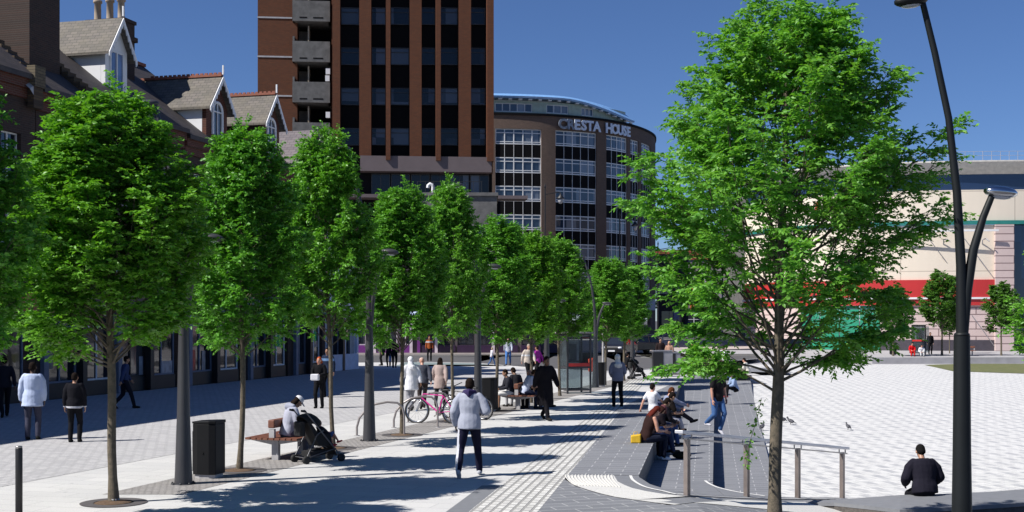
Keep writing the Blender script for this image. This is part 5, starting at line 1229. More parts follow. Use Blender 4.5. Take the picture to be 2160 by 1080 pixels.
def car(label, p, rz, col, L=4.1, H=1.45):
    t = thing('parked_car', label, 'car', p, rz, 'cars at the road junction'); m = paint('car_paint_%d' % int(col[0] * 1000), col, .22, var=.1, spec=.8); W = .84
    prof = [(-2.0, .35), (-2.05, .6), (-1.95, .85), (-1.7, 1.0), (-.95, 1.02 + .38), (.35, 1.43), (1.05, 1.0), (1.9, .88), (2.05, .62), (2.02, .3)]
    low = [(-2.0, .35), (-2.05, .6), (-1.98, .92), (1.0, .97), (1.9, .86), (2.05, .62), (2.02, .3)]
    mb = MB()
    n = len(low)
    xs = [(-W, .0), (-W * .98, 0), ]
    vs = [(x, y, z) for x, k in ((-W, 0), (W, 0)) for y, z in low]; mb.add(vs, [tuple(range(n)), tuple(range(2 * n - 1, n - 1, -1))] + [(i, n + i, n + (i + 1) % n, (i + 1) % n) for i in range(n)]); body = mb.build('body', m, t, world=False, bevel=.06)
    cab = [(-1.8, .93), (-1.35, 1.38), (-.3, 1.46), (.25, 1.40), (1.05, .95)]; n = 5; mb = MB(); vs = [(x * (W - .03 - (.16 if z > 1.2 else 0)), y, z) for x in (-1, 1) for y, z in cab]
    mb.add(vs, [tuple(range(n)), tuple(range(2 * n - 1, n - 1, -1))] + [(i, n + i, n + (i + 1) % n, (i + 1) % n) for i in range(n)]); mb.build('window', dkglass, t, world=False, bevel=.02)
    mb = MB(); mb.prism([(-.62, -1.3), (.62, -1.3), (.62, .2), (-.62, .2)], 1.40, 1.475); 
    for s in (-1, 1):
        for y, z in ((-1.35, 1.38), (.25, 1.40)): mb.tube([(s * .66, y, z), (s * .8, y + (-.4 if y < 0 else .78), .96)], .035, 6)
        mb.tube([(s * .67, -.5, 1.43), (s * .8, -.5, .97)], .03, 6)
    mb.build('roof', m, t, world=False, bevel=.03)
    for s in (-1, 1):
        for y in (-1.3, 1.3):
            M = Matrix.Translation((s * (W - .09), y, .31)) @ Matrix.Rotation(R(90), 4, 'Y'); mb = MB(); mb.lathe([(.2, -.11), (.3, -.1), (.31, -.06), (.31, .06), (.3, .1), (.2, .11)], M, 20); w = mb.build('wheel', rub, t, world=False); mb = MB(); mb.lathe([(.19, -.12), (.19, .12)], M, 14); mb.build('rim', steel, w, world=False)
        mb = MB(); mb.ell((s * .62, 1.97, .70), (.17, .10, .09)); mb.build('headlight', paint('lamp_glass', (.8, .8, .85), .1), t, world=False); mb = MB(); mb.ell((s * .68, -2.0, .78), (.1, .06, .12)); mb.build('tail_light', redp, t, world=False)
        mb = MB(); mb.ell((s * (W + .09), .75, 1.0), (.09, .06, .06)); mb.build('mirror', m, t, world=False)
    mb = MB(); mb.box(-.26, .26, 2.06, 2.08, .42, .53); mb.build('number_plate', wht, t, world=False); mb = MB(); mb.box(-.5, .5, 2.045, 2.06, .6, .72); mb.build('grille', rub, t, world=False); return t
car('black hatchback facing the square with bright headlights', gp(1307, 752), R(158), (.012, .012, .016))
c2_ = car('dark brown estate car just behind the black hatchback', gp(1349, 748) + Vector((.1, 1.6, 0)), R(120), (.05, .035, .03))
rb_ = thing('grit_bin', 'small orange red plastic bin behind the telephone kiosk', 'bin', gp(1249, 784)); mb = MB(); mb.prism([(-.2, -.2), (.2, -.2), (.2, .2), (-.2, .2)], 0, .6); mb.build('body', paint('orange_red_plastic', (.70, .07, .02), .5), rb_, world=False, bevel=.06); mb = MB(); mb.ell((0, 0, .62), (.23, .23, .12)); mb.build('lid', MATS['orange_red_plastic'], rb_, world=False)
sp = thing('sign_pole', 'pale grey sign pole beside the lamp post near the kiosk', 'pole', atY(1272, 56)); mb = MB(); mb.tube([(0, 0, 0), (0, 0, 3.1)], .05, 10); mb.build('pole', lead, sp, world=False)
mb = MB(); mb.box(-.2, .2, -.07, -.052, 2.7, 3.1); mb.build('sign_plate', wht, sp, world=False)
for k, (px, py) in enumerate(((1806, 768), (1763, 757))):
    z = -.28; o = copy_tree(b_ := [x for x in bpy.data.objects if x.name == 'bollard'][0], gp(px, py, z), label=('short dark bollard on the far plaza, right of the big tree', 'short dark bollard glimpsed through the big tree')[k])
# far bench and planter edge
fb = copy_tree(bn1, atY(2055, 90, .15), 1.3, .9, 'small dark bench far off on the right-hand terrace')
# pigeons
def pigeon(label, p, rz, s=1.0):
    t = thing('pigeon', label, 'pigeon', p, rz, 'pigeons on the plaza'); mb = MB(); M = Matrix.Rotation(R(25), 3, 'X')
    mb.ell((0, 0, .13), (.055, .11, .06), M, 12, 8); mb.tube([(0, .07, .16), (0, .10, .21), (0, .11, .23)], [.04, .028, .026], 8); mb.ell((0, .115, .245), (.026, .032, .027)); mb.tube([(0, .14, .243), (0, .165, .236)], [.008, .002], 5); mb.tube([(0, -.08, .11), (0, -.19, .06)], [.035, .022], 6, flat=.4)
    for x in (-.02, .02): mb.tube([(x, 0, .09), (x, .01, .0)], .006, 4); mb.tube([(x, .01, .004), (x, .04, .004)], .005, 4)
    mb.build('body', paint('pigeon_grey', (.07, .07, .085), .7, var=.5, scale=20), t, world=False); mb = MB()
    for x in (-.05, .05): mb.ell((x, -.02, .135), (.015, .10, .04), M)
    mb.build('wing', paint('pigeon_wing', (.12, .12, .14), .7, var=.5, scale=30), t, world=False); t.scale = (s,) * 3; return t
pz_ = -.72
pg = pigeon('dark pigeon beside the trunk of the big tree', gp(1668, 896, pz_), 1.0)
copy_tree(pg, gp(1652, 892, pz_), 2.2, label='second pigeon partly hidden by the big tree trunk')
copy_tree(pg, gp(1608, 908, pz_), -.6, label='pigeon at the edge of the lowest step')
copy_tree(pg, gp(1789, 907, pz_), .3, .9, label='lone small pigeon out on the pale plaza')
# ------------------------------------------------------------------ people: one continuous body surface each, clothes and hair over it
def ik(a, b, l1, l2, pole):
    d = b - a; L = d.length; mx = (l1 + l2) * .995
    if L > mx: b = a + d * (mx / L); d = b - a; L = mx
    x = (l1 * l1 - l2 * l2 + L * L) / (2 * L); h = math.sqrt(max(0, l1 * l1 - x * x)); u = d / L; p = pole - u * pole.dot(u); p.normalize(); return a + u * x + p * h, b
class Sk:
    """closed lofts gathered and fused by a voxel remesh into one skin"""
    def __init__(s): s.m = MB()
    def cap(s, pts, rad, n=10, flat=1.0):
        pts = [Vector(p) for p in pts]; rad = list(rad); a = (pts[0] - pts[1]).normalized(); b = (pts[-1] - pts[-2]).normalized()
        P = [pts[0] + a * rad[0] * .85, pts[0] + a * rad[0] * .5] + pts + [pts[-1] + b * rad[-1] * .5, pts[-1] + b * rad[-1] * .85]; Rr = [rad[0] * .35, rad[0] * .85] + rad + [rad[-1] * .85, rad[-1] * .35]
        s.m.tube(P, Rr, n, flat=flat)
    def loft(s, st, n=16):
        """st: (centre, half width, half depth, right, forward)"""
        vs = []
        for c, w, d, r, f in st:
            for k in range(n): a = 2 * math.pi * k / n; vs.append(c + r * math.cos(a) * w + f * math.sin(a) * d)
        m = len(st); fs = [(i * n + k, i * n + (k + 1) % n, (i + 1) * n + (k + 1) % n, (i + 1) * n + k) for i in range(m - 1) for k in range(n)] + [tuple(range(n - 1, -1, -1)), tuple((m - 1) * n + k for k in range(n))]
        s.m.add(vs, fs, True)
    def ell(s, c, r, M=None): s.m.ell(c, r, M, 12, 8)
    def fuse(s, name, mat, parent, vox, sm=2, mats=None, paintf=None, folds=0):
        me = bpy.data.meshes.new('tmp'); me.from_pydata(s.m.v, [], s.m.f); o = bpy.data.objects.new('tmp', me); C.objects.link(o)
        r = o.modifiers.new('r', 'REMESH'); r.mode = 'VOXEL'; r.voxel_size = vox
        if sm: q = o.modifiers.new('s', 'SMOOTH'); q.factor = .5; q.iterations = sm
        dg = bpy.context.evaluated_depsgraph_get(); m2 = bpy.data.meshes.new_from_object(o.evaluated_get(dg)); bpy.data.objects.remove(o); bpy.data.meshes.remove(me)
        m2.name = name
        if folds:
            n_ = len(m2.vertices); co = [v.co.copy() for v in m2.vertices]; nn = [v.normal.copy() for v in m2.vertices]
            for v, c_, q_ in zip(m2.vertices, co, nn): v.co = c_ + q_ * (folds * (mnoise.noise(Vector((c_.x * 7, c_.y * 7, c_.z * 8))) + .35 * mnoise.noise(Vector((c_.x * 22, c_.y * 22, c_.z * 16)))))
        m2.materials.clear(); m2.materials.append(mat)
        for x in (mats or []): m2.materials.append(x)
        m2.polygons.foreach_set('use_smooth', [True] * len(m2.polygons))
        if paintf: m2.polygons.foreach_set('material_index', [paintf(p.center) for p in m2.polygons])
        ob = bpy.data.objects.new(name, m2); C.objects.link(ob); ob.parent = parent; return ob
SKIN = {'fair': (.52, .27, .19), 'mid': (.36, .19, .12), 'brown': (.16, .08, .045), 'dark': (.07, .035, .022)}
def skin(k): return paint('skin_' + k, SKIN[k], .5, var=.12, scale=12)
facedark = paint('eye_dark', (.03, .015, .012), .4)
lipm = paint('lips', (.25, .08, .06), .5)
def person(label, loc, face, h=1.75, pose='stand', top=(.3, .3, .3), legs=(.02, .02, .03), shoe=(.02, .02, .02), hairc=(.015, .01, .008), hair='short', skn='mid', sleeve='long',
           wr=None, an=None, lean=None, seat=.45, head=(0, 0), lowh=None, vox=.013, cap=None, skirt=None, hood=None, coat=0, group=None, bulk=1.0, stripe=None, pelvis=None, side=0, bag=None, twist=0, trim=None, name='person'):
    t = thing(name, label, 'person', loc, R(face), group); k = h / 1.75; V = Vector
    W = dict(stand=[(-.25, .04, .83), (.25, .06, .83)], walk=[(-.24, .26, .92), (.25, -.16, .88)], sit=[(-.13, .42, seat + .22), (.13, .42, seat + .22)])[pose if pose in ('stand', 'walk') else 'sit']
    A = dict(stand=[(-.10, 0, .08), (.11, .04, .08)], walk=[(-.10, -.30, .15), (.10, .30, .09)], sit=[(-.12, .44, .08), (.13, .50, .08)])[pose if pose in ('stand', 'walk') else 'sit']
    W = wr or W; A = an or A; W = [V(w) for w in W]; A = [V(a) for a in A]
    pv = V(pelvis) if pelvis else (V((0, 0, .95)) if pose == 'stand' else V((0, 0, .925)) if pose == 'walk' else V((0, 0, seat + .10)))
    ln = R(lean if lean is not None else dict(stand=2, walk=5).get(pose, 18)); sdv = R(side)
    up = V((math.sin(sdv), math.sin(ln), math.cos(ln))).normalized(); rt = V((math.cos(R(twist)), math.sin(R(twist)), 0)); rt = (rt - up * rt.dot(up)).normalized(); fw = up.cross(rt)
    hp = [pv + V((s * .09, 0, -.02)) for s in (-1, 1)]
    sh = [pv + up * .475 + rt * s * .185 for s in (-1, 1)]
    nk = pv + up * .535; ha, hy = R(head[0]), R(head[1])
    hup = (up + fw * math.sin(ha)).normalized(); hc = nk + hup * .13 + fw * .025
    hr_ = (Matrix.Rotation(hy, 3, hup) @ rt); hr_ = (hr_ - hup * hr_.dot(hup)).normalized(); hf = hup.cross(hr_)
    el = []; kn = []
    for i, s in enumerate((-1, 1)):
        e, w = ik(sh[i], W[i], .285, .255, V((s * .6, -1, -.35))); el.append(e); W[i] = w
        q, a = ik(hp[i], A[i], .44, .43, V((s * .12, 1, .25))); kn.append(q); A[i] = a
    S = lambda v: V(v) * k
    HM = Matrix((hr_, hf, hup)).transposed()
    b = Sk()
    st = [(pv - up * .11, .10, .08), (pv - up * .05, .155, .11), (pv + up * .05, .158, .112), (pv + up * .17, .135, .098), (pv + up * .30, .155, .11), (pv + up * .41, .168, .108), (pv + up * .48, .14, .085), (pv + up * .52, .07, .06)]
    def tor(st, f=1.0, add=0.0): return [(S(c), (w * f + add) * k, (d * f + add) * k, rt, fw) for c, w, d in st]
    b.loft(tor(st)); b.cap([S(nk - up * .05), S(hc - hup * .06)], [.055 * k, .052 * k])
    # head: skull, face, jaw, nose, ears
    H_ = lambda x, y, z: S(hc + hr_ * x + hf * y + hup * z)
    b.ell(H_(0, -.012, .025), (.074 * k, .093 * k, .092 * k), HM); b.ell(H_(0, .018, -.035), (.058 * k, .068 * k, .078 * k), HM); b.ell(H_(0, .045, -.085), (.032 * k, .03 * k, .024 * k), HM)
    b.cap([H_(0, .078, .012), H_(0, .098, -.022)], [.009 * k, .014 * k], 6)
    for s in (-1, 1): b.ell(H_(s * .078, -.005, -.012), (.010 * k, .018 * k, .030 * k), HM)
    for i, s in enumerate((-1, 1)):
        b.cap([S(sh[i] - rt * s * .03), S(sh[i] * .6 + el[i] * .4), S(el[i])], [.050 * k, .045 * k, .038 * k]); b.cap([S(el[i]), S(el[i] * .6 + W[i] * .4), S(W[i])], [.038 * k, .037 * k, .026 * k])
        d = (W[i] - el[i]).normalized(); pn = V((-s, 0, 0)); pn = (pn - d * pn.dot(d)); pn = pn.normalized() if pn.length > .2 else V((0, 0, -1)); sdn = d.cross(pn)
        if sdn.y < 0: sdn = -sdn
        pc_ = W[i] + d * .05; Mh = Matrix((sdn, pn, d)).transposed(); b.ell(S(pc_), (.040 * k, .017 * k, .052 * k), Mh)
        for j, (o, L) in enumerate(((.029, .070), (.010, .080), (-.010, .074), (-.028, .058))):
            r0 = pc_ + d * .038 + sdn * o; m1 = r0 + d * L * .5 + pn * .008 + sdn * o * .15; m2 = m1 + d * L * .36 + pn * .030; b.cap([S(r0), S(m1), S(m2)], [.0098 * k, .0095 * k, .008 * k], 6)
        r0 = W[i] + d * .03 + sdn * .030; b.cap([S(r0), S(r0 + sdn * .026 + d * .03 + pn * .01), S(r0 + sdn * .03 + d * .06 + pn * .022)], [.012 * k, .011 * k, .009 * k], 6)
        b.cap([S(hp[i]), S(hp[i] * .5 + kn[i] * .5), S(kn[i])], [.086 * k, .074 * k, .052 * k]); b.cap([S(kn[i]), S(kn[i] * .65 + A[i] * .35), S(A[i])], [.052 * k, .054 * k, .034 * k])
        fd = V((0, 1, 0)) if pose != 'walk' or i else V((0, .75, -.65)); sk_ = (A[i] - kn[i]).normalized()
        ft = (fd - sk_ * fd.dot(sk_) * .6).normalized() if pose in ('sit',) else fd; ft = ft.normalized()
        b.cap([S(A[i] + V((0, -.03, -.035))), S(A[i] + ft * .10 + V((0, 0, -.045))), S(A[i] + ft * .155 + V((0, 0, -.05)))], [.036 * k, .036 * k, .028 * k]); kn[i] = (kn[i], ft)
    eyes = [H_(s * .030, .078, .005) for s in (-1, 1)]; mouth = H_(0, .084, -.058)
    def pf(c):
        if any((c - e).length < .014 * k for e in eyes): return 1
        if (c - mouth).length < .017 * k: return 2
        return 0
    b.fuse('body', skin(skn), t, vox * k, 1, [facedark, lipm], pf)
    # shirt or coat
    g = Sk(); o = .018 * bulk; hem = .10 + coat
    stt = [(pv - up * hem + V((0, .0, 0)), .165 + (.03 if coat else 0), .125)] if hem < .2 else [(pv - V((0, 0, hem)), .20, .16), (pv - V((0, 0, .12)), .18, .14)]
    if pose in ('sit',) and hem < .2: stt = [(pv - up * .07, .165, .12)]
    g.loft(tor(stt + [(pv + up * .05, .165, .12)] + st[3:6] + [(pv + up * .485, .145, .09), (pv + up * .525, .078, .068)], 1, o))
    for i, s in enumerate((-1, 1)):
        br = .012 * bulk
        if sleeve == 'long': g.cap([S(sh[i] - rt * s * .035 - up * .005 * bulk), S(sh[i] * .6 + el[i] * .4), S(el[i])], [(.068 + br * .5) * k, (.058 + br) * k, (.050 + br) * k]); g.cap([S(el[i]), S(el[i] * .5 + W[i] * .5), S(W[i] * .96 + el[i] * .04)], [(.050 + br) * k, (.047 + br) * k, (.036 + br * .6) * k])
        elif sleeve == 'short': e2 = sh[i] * .35 + el[i] * .65; g.cap([S(sh[i] - rt * s * .03), S(e2)], [(.066 + br) * k, (.056 + br) * k])
    tm = cloth(top); mats = []; pfn = None
    if trim: mats = [cloth(trim[0])]; pfn = (lambda c: 1 if trim[1] * k < c.z < trim[2] * k else 0)
    if hood: g.cap([S(nk + rt * .07 - fw * .045 - up * .01), S(nk - fw * .085 - up * .03), S(nk - rt * .07 - fw * .045 - up * .01)], [.045 * k, .058 * k, .045 * k])
    if sleeve != 'long' and coat == 0 and trim is None: pass
    g.fuse('top', tm, t, vox * 1.1 * k, 6, mats, pfn, .0055)
    if hood: hg = Sk(); hg.cap([S(nk + rt * .075 - fw * .02), S(nk - fw * .095 - up * .02), S(nk - rt * .075 - fw * .02)], [.056 * k, .088 * k, .056 * k]); hg.fuse('hood', cloth(hood), t, vox * k, 2)
    # trousers, shorts or skirt
    g = Sk(); lm = cloth(legs); fr = {'short': .65, 'crop': .97}.get(lowh, 1)
    g.loft(tor([(pv - up * .12, .10, .09), (pv - up * .06, .165, .12), (pv + up * .05, .155, .112)], 1, .010))
    if skirt: g.loft([(S(pv + up * .02), .165 * k, .125 * k, V((1, 0, 0)), V((0, 1, 0))), (S(pv - V((0, 0, .25))), .21 * k, .18 * k, V((1, 0, 0)), V((0, 1, 0))), (S(V((pv.x, pv.y, skirt))), .24 * k, .22 * k, V((1, 0, 0)), V((0, 1, 0)))])
    for i, s in enumerate((-1, 1)):
        K = kn[i][0]; g.cap([S(hp[i]), S(hp[i] * .5 + K * .5), S(K)], [.104 * k, .092 * k, .070 * k])
        if lowh == 'short': continue
        e = A[i] if not lowh else K * .55 + A[i] * .45; g.cap([S(K), S(K * .5 + e * .5), S(e)], [.070 * k, .066 * k, (.058 if not lowh else .064) * k])
    mats = []; pfn = None
    if stripe:
        mats = [cloth(stripe)]; pfn = (lambda c: 1 if c.x < -.165 * k and c.z < .92 * k else 0)
    g.fuse('skirt' if skirt else 'trousers', lm, t, vox * 1.1 * k, 5, mats, pfn, .005)
    for i in (0, 1):
        g = Sk(); ft = kn[i][1]; g.cap([S(A[i] + V((0, -.035, -.036))), S(A[i] + ft * .09 + V((0, 0, -.044))), S(A[i] + ft * .165 + V((0, 0, -.052)))], [.044 * k, .043 * k, .032 * k]); g.cap([S(A[i] + V((0, -.01, 0))), S(A[i] + V((0, -.02, -.03)))], [.042 * k, .044 * k]); g.fuse('shoe', cloth(shoe), t, vox * k, 1)
    # hair
    if hair != 'bald':
        g = Sk(); hm = cloth(hairc); g.ell(H_(0, -.020, .036), (.082 * k, .094 * k, .094 * k), HM); g.ell(H_(0, -.045, -.005), (.079 * k, .065 * k, .075 * k), HM)
        if hair in ('long', 'bob'):
            L = .22 if hair == 'long' else .10
            for s in (-1, 0, 1): g.cap([H_(s * .05, -.05, 0), H_(s * .062, -.065, -.08), H_(s * .06, -.07, -L)], [.045 * k, .045 * k, .030 * k])
        if hair == 'scarf':
            g = Sk(); g.ell(H_(0, -.015, .025), (.098 * k, .105 * k, .108 * k), HM); g.cap([H_(0, -.02, -.06), S(nk - up * .04), S(nk - up * .12 - fw * .03)], [.09 * k, .12 * k, .16 * k])
        if hair == 'bun': g.ell(H_(0, -.10, .07), (.04 * k, .035 * k, .04 * k), HM)
        g.fuse('headscarf' if hair == 'scarf' else 'hair', hm, t, vox * k, 1)
    if cap:
        g = Sk(); g.ell(H_(0, -.012, .060), (.088 * k, .100 * k, .072 * k), HM); g.cap([H_(0, .07, .038), H_(0, .135, .020)], [.055 * k, .045 * k], 12, flat=.22); g.fuse('cap', cloth(cap), t, vox * .8 * k, 1)
    if bag:
        kind, c = bag; g = MB(); p = W[1] * k
        if kind == 'hand': g.box(p.x - .05, p.x + .05, p.y - .17, p.y + .17, p.z - .50, p.z - .22); g.tube([(p.x, p.y - .1, p.z - .22), (p.x, p.y, p.z - .06), (p.x, p.y + .1, p.z - .22)], .008, 5)
        if kind == 'lap': g.box(p.x - .22, p.x + .04, p.y - .02, p.y + .14, p.z - .12, p.z + .08)
        bo = g.build('handbag', cloth(c), None, bevel=.03); bo.matrix_world = MW[t]; tag(bo, label_bag.get(label, 'dark bag carried by ' + label[:40]), 'bag')
    return t
label_bag = {}
nvy = (.012, .012, .022); dk = (.012, .012, .014); whit = (.72, .72, .76); jean = (.06, .13, .30); gry = (.20, .21, .25)
# the walking man in the centre
person('man walking away in grey hooded top and navy track trousers with white side stripe', gp(990, 1006), -4, 1.77, 'walk', (.37, .39, .47), (.012, .012, .03), (.45, .46, .5), hood=(.04, .03, .09), skn='dark', vox=.0105, bulk=2.3,
       wr=[(-.25, .08, .90), (.20, .22, 1.12)], an=[(-.15, -.34, .16), (.15, .28, .09)], stripe=(.55, .56, .62), head=(6, 0))
# far left, in the shade
person('man seen from behind in pale loose shirt at the left shop fronts', gp(68, 928), 10, 1.80, 'stand', (.52, .60, .80), (.06, .06, .09), skn='dark', bulk=2.2, coat=.10, group='people by the left shops', vox=.012)
person('boy seen from behind in dark jacket with white hem, left shop fronts', gp(157, 933), 4, 1.58, 'stand', (.012, .012, .016), (.012, .012, .015), skn='mid', bulk=1.6, trim=((.55, .55, .6), .84, .90), group='people by the left shops', vox=.012)
person('dark dressed person at the extreme left edge in deep shade', gp(10, 880), 30, 1.75, 'walk', (.02, .02, .028), (.015, .015, .02), skn='brown', group='people by the left shops', vox=.016)
person('person in blue jacket walking behind the nearest left tree trunk', gp(262, 862), -60, 1.68, 'walk', (.05, .07, .16), (.02, .02, .03), skn='mid', group='people by the left shops', vox=.016)
person('red haired woman in black carrying white papers, standing in the shade', gp(674, 861), 170, 1.62, 'stand', dk, dk, hairc=(.40, .08, .025), hair='bob', skn='fair', wr=[(-.10, .26, 1.12), (.14, .27, 1.08)], vox=.014, bag=('lap', (.7, .7, .75)))
label_bag['red haired woman in black carrying white papers, standing in the shade'] = 'x'
person('man in dark top with pale blue chest mark behind the red haired woman', gp(692, 838), 160, 1.78, 'stand', (.02, .03, .06), dk, skn='mid', trim=((.14, .24, .42), 1.28, 1.36), group='people by the left shops', vox=.016)
# capped person on the bench
q = gp(575, 972); d1 = Vector((D1[0], D1[1], 0)); r1 = Vector((D1[1], -D1[0], 0))
person('person in white cap and pale grey hooded jacket on the near bench', q + d1 * .30 + r1 * .16, -62, 1.70, 'sit', (.40, .41, .50), (.10, .11, .15), (.3, .3, .3), hair='bob', skn='mid', cap=(.74, .74, .78), hood=(.40, .41, .50), lean=14, head=(32, 0), seat=.45, wr=[(-.12, .36, .78), (.10, .38, .76)], bulk=1.8, vox=.0115)
person('small child with bare legs sitting in the pushchair by the bench', gp(668, 974) + Vector((.10, .10, 0)), -50, .92, 'sit', (.03, .03, .04), (.05, .10, .25), (.45, .05, .06), hair='short', skn='fair', lean=-14, seat=.62, pelvis=(0, 0, .78), an=[(-.12, .52, .58), (.12, .60, .72)], lowh='short', vox=.018)
# three walkers
GW = 'three people walking off together behind the bicycles'
person('walker in white headscarf and long white robe', gp(868, 866), 28, 1.68, 'walk', (.72, .72, .76), (.25, .25, .28), hair='scarf', hairc=(.74, .74, .77), skn='brown', coat=.18, bulk=2.2, group=GW, vox=.015)
person('walker in dark grey jacket with pale pink hat', gp(892, 862), 14, 1.64, 'walk', (.075, .08, .105), (.045, .035, .035), hair='bald', skn='fair', cap=(.60, .42, .36), bulk=1.9, lean=12, head=(20, 0), group=GW, vox=.014)
person('dark haired walker in beige coat with black shoulder bag', gp(928, 858), -6, 1.60, 'walk', (.42, .33, .31), (.03, .03, .035), hair='long', skn='mid', coat=.20, bulk=1.9, group=GW, vox=.015, bag=('hand', dk))
label_bag['dark haired walker in beige coat with black shoulder bag'] = 'black bag hanging from the hand of the walker in beige coat'
label_bag['red haired woman in black carrying white papers, standing in the shade'] = 'white papers held by the red haired woman in black'
# crowded bench
q = atY(1090, 37.8); GB = 'people on the crowded bench'
person('young person in black top with white sash on the crowded bench', q + d1 * 1.1 - r1 * .25, 40, 1.70, 'sit', (.03, .03, .035), (.5, .5, .52), skn='brown', lean=16, head=(20, 0), group=GB, vox=.015, wr=[(-.1, .36, .72), (.12, .34, .72)])
person('person in white cap and dark jacket on the crowded bench', q + d1 * 1.3 + r1 * .25, -80, 1.68, 'sit', (.09, .08, .09), (.45, .42, .36), skn='mid', cap=(.72, .72, .75), lean=20, group=GB, vox=.015)
person('person in pale blue tee shirt leaning forward on the crowded bench', q + d1 * .18 + r1 * .18, -70, 1.74, 'sit', (.48, .52, .66), (.02, .025, .05), skn='mid', sleeve='short', hairc=(.05, .025, .015), lean=26, head=(20, 0), group=GB, vox=.013, wr=[(-.1, .40, .72), (.1, .42, .70)])
person('balding person in black at the right end of the crowded bench', q + d1 * .45 + r1 * .50, 50, 1.70, 'sit', dk, dk, hair='bald', skn='fair', lean=22, seat=.42, group=GB, vox=.014, wr=[(-.1, .40, .72), (.1, .42, .70)])
person('person in white shorts seated at the near end of the crowded bench', q + d1 * .15 - r1 * .22, 105, 1.66, 'sit', (.03, .03, .04), (.70, .68, .66), skn='mid', lean=16, lowh='short', group=GB, vox=.015)
person('person in long black coat striding past the crowded bench', gp(1150, 886), -150, 1.80, 'walk', (.012, .011, .014), (.012, .011, .014), skn='brown', bulk=2.4, coat=.42, vox=.013)
# far pedestrians
GF = 'pedestrians by the far shops'
person('far walker in black with pale blue bag near the purple shops, left', gp(832, 776), 190, 1.70, 'walk', dk, dk, group=GF, vox=.02, skn='mid', bag=('hand', (.25, .4, .7)))
label_bag['far walker in black with pale blue bag near the purple shops, left'] = 'pale blue carrier bag hanging from a far walker in black'
person('far person in dark clothes beside the walker with the blue bag', gp(820, 774), 10, 1.66, 'walk', (.02, .02, .025), dk, group=GF, vox=.02, skn='mid')
person('far person in dark coat left of the purple shop doorway', gp(806, 771), 100, 1.62, 'stand', (.03, .025, .03), dk, group=GF, vox=.02, skn='fair', coat=.2)
person('far person in orange brown top and black, before the purple window', gp(906, 762), 180, 1.70, 'stand', (.34, .09, .03), dk, group=GF, vox=.02, skn='mid', hairc=(.18, .06, .02), trim=((.6, .6, .62), 1.28, 1.38))
person('small child in pale top and blue jeans far behind the walking man', gp(1037, 772), -60, 1.15, 'walk', (.6, .6, .64), jean, group=GF, vox=.022, skn='fair', hairc=(.5, .4, .25))
person('far man in pale grey top and bright blue jeans walking forward', gp(1072, 771), 176, 1.72, 'walk', (.50, .53, .62), (.08, .20, .48), group=GF, vox=.018, skn='fair', hairc=(.08, .04, .02))
person('stocky man in cream jacket and white shirt behind the crowded bench', gp(1114, 804), 200, 1.72, 'walk', (.55, .48, .42), dk, group=GF, vox=.017, skn='fair', hairc=(.35, .30, .25), bulk=2, trim=((.72, .72, .74), 1.15, 1.22))
person('person in magenta top behind the tree beside the cream jacket', gp(1135, 800), 60, 1.62, 'walk', (.30, .03, .28), dk, group=GF, vox=.018, skn='mid')
person('person with white hair, grey blue jacket and black trousers seen from behind', gp(1303, 858), 8, 1.68, 'stand', (.19, .20, .26), dk, hair='scarf', hairc=(.74, .72, .66), skn='fair', bulk=1.9, wr=[(-.16, .20, 1.0), (.16, .20, 1.0)], an=[(-.13, 0, .08), (.14, .02, .08)], vox=.013)
person('baby in bright red hat sitting in the second pushchair', gp(1345, 800) + Vector((-.15, -.05, 0)), -75, .85, 'sit', (.05, .03, .04), dk, cap=(.6, .03, .05), skn='fair', lean=-12, pelvis=(0, 0, .95), an=[(-.12, .5, .7), (.12, .55, .8)], vox=.025)
person('person in black holding the second pushchair by the road', gp(1322, 797), -70, 1.2, 'walk', dk, dk, skn='mid', vox=.02)
person('person with dark hair standing behind the larger street cabinet', gp(1393, 779), 180, 1.76, 'stand', (.03, .02, .02), dk, skn='mid', vox=.018)
person('blonde person bending behind the smaller street cabinet', gp(1412, 781), 160, 1.62, 'stand', (.42, .25, .18), dk, hair='long', hairc=(.55, .33, .2), skn='fair', vox=.018)
person('long haired woman in black coat beside the right-hand steel cabinet', gp(1460, 784), 190, 1.68, 'stand', dk, dk, hair='long', hairc=(.10, .02, .015), skn='mid', coat=.30, vox=.016)
for px, Y, c, l, hh, lb_ in ((1455, 150, (.05, .10, .35), dk, 1.75, 'distant person in blue by the far road, leftmost of three'), (1467, 150, (.03, .04, .10), (.03, .04, .08), 1.55, 'distant person in navy by the far road, middle of three'), (1487, 150, (.04, .04, .08), (.3, .2, .2), 1.65, 'distant person with bare legs by the far road, rightmost of three')):
    person(lb_, atY(px, Y, rise(Y)), 170, hh, 'stand', c, l, vox=.035, group='distant people by the far road')
# people on the wide steps
GS = 'people sitting on the wide slate steps'
def onE(Y, off=0, z=0): return Vector((E1(Y) + off, Y, z))
fz = -.40
def sits(label, Y, off, face, h, **kw): return person(label, onE(Y, off), face, h, 'sit', seat=.01, group=GS, **kw)
sits('woman with dark red hair in black sleeveless top and dark jeans on the steps', 27.6, -.20, -68, 1.74, top=(.03, .015, .014), legs=(.015, .018, .035), shoe=(.55, .62, .72), hair='long', hairc=(.10, .018, .012), skn='fair', sleeve='none', lean=20, head=(25, 0), vox=.011,
     wr=[(-.02, .50, .24), (.10, .44, .26)], an=[(-.10, .42, fz + .09), (.14, .40, fz + .09)])
sits('person with reddish headband and dark clothes beside the red haired woman', 28.7, -.12, -66, 1.66, top=(.02, .015, .02), legs=(.02, .03, .08), shoe=(.015, .015, .015), hair='long', hairc=(.03, .012, .01), skn='mid', cap=(.16, .06, .07), lean=24, head=(22, 20), vox=.012, wr=[(-.02, .56, .30), (.08, .52, .28)], an=[(-.08, .50, fz + .09), (.14, .56, fz + .09)], sleeve='short')
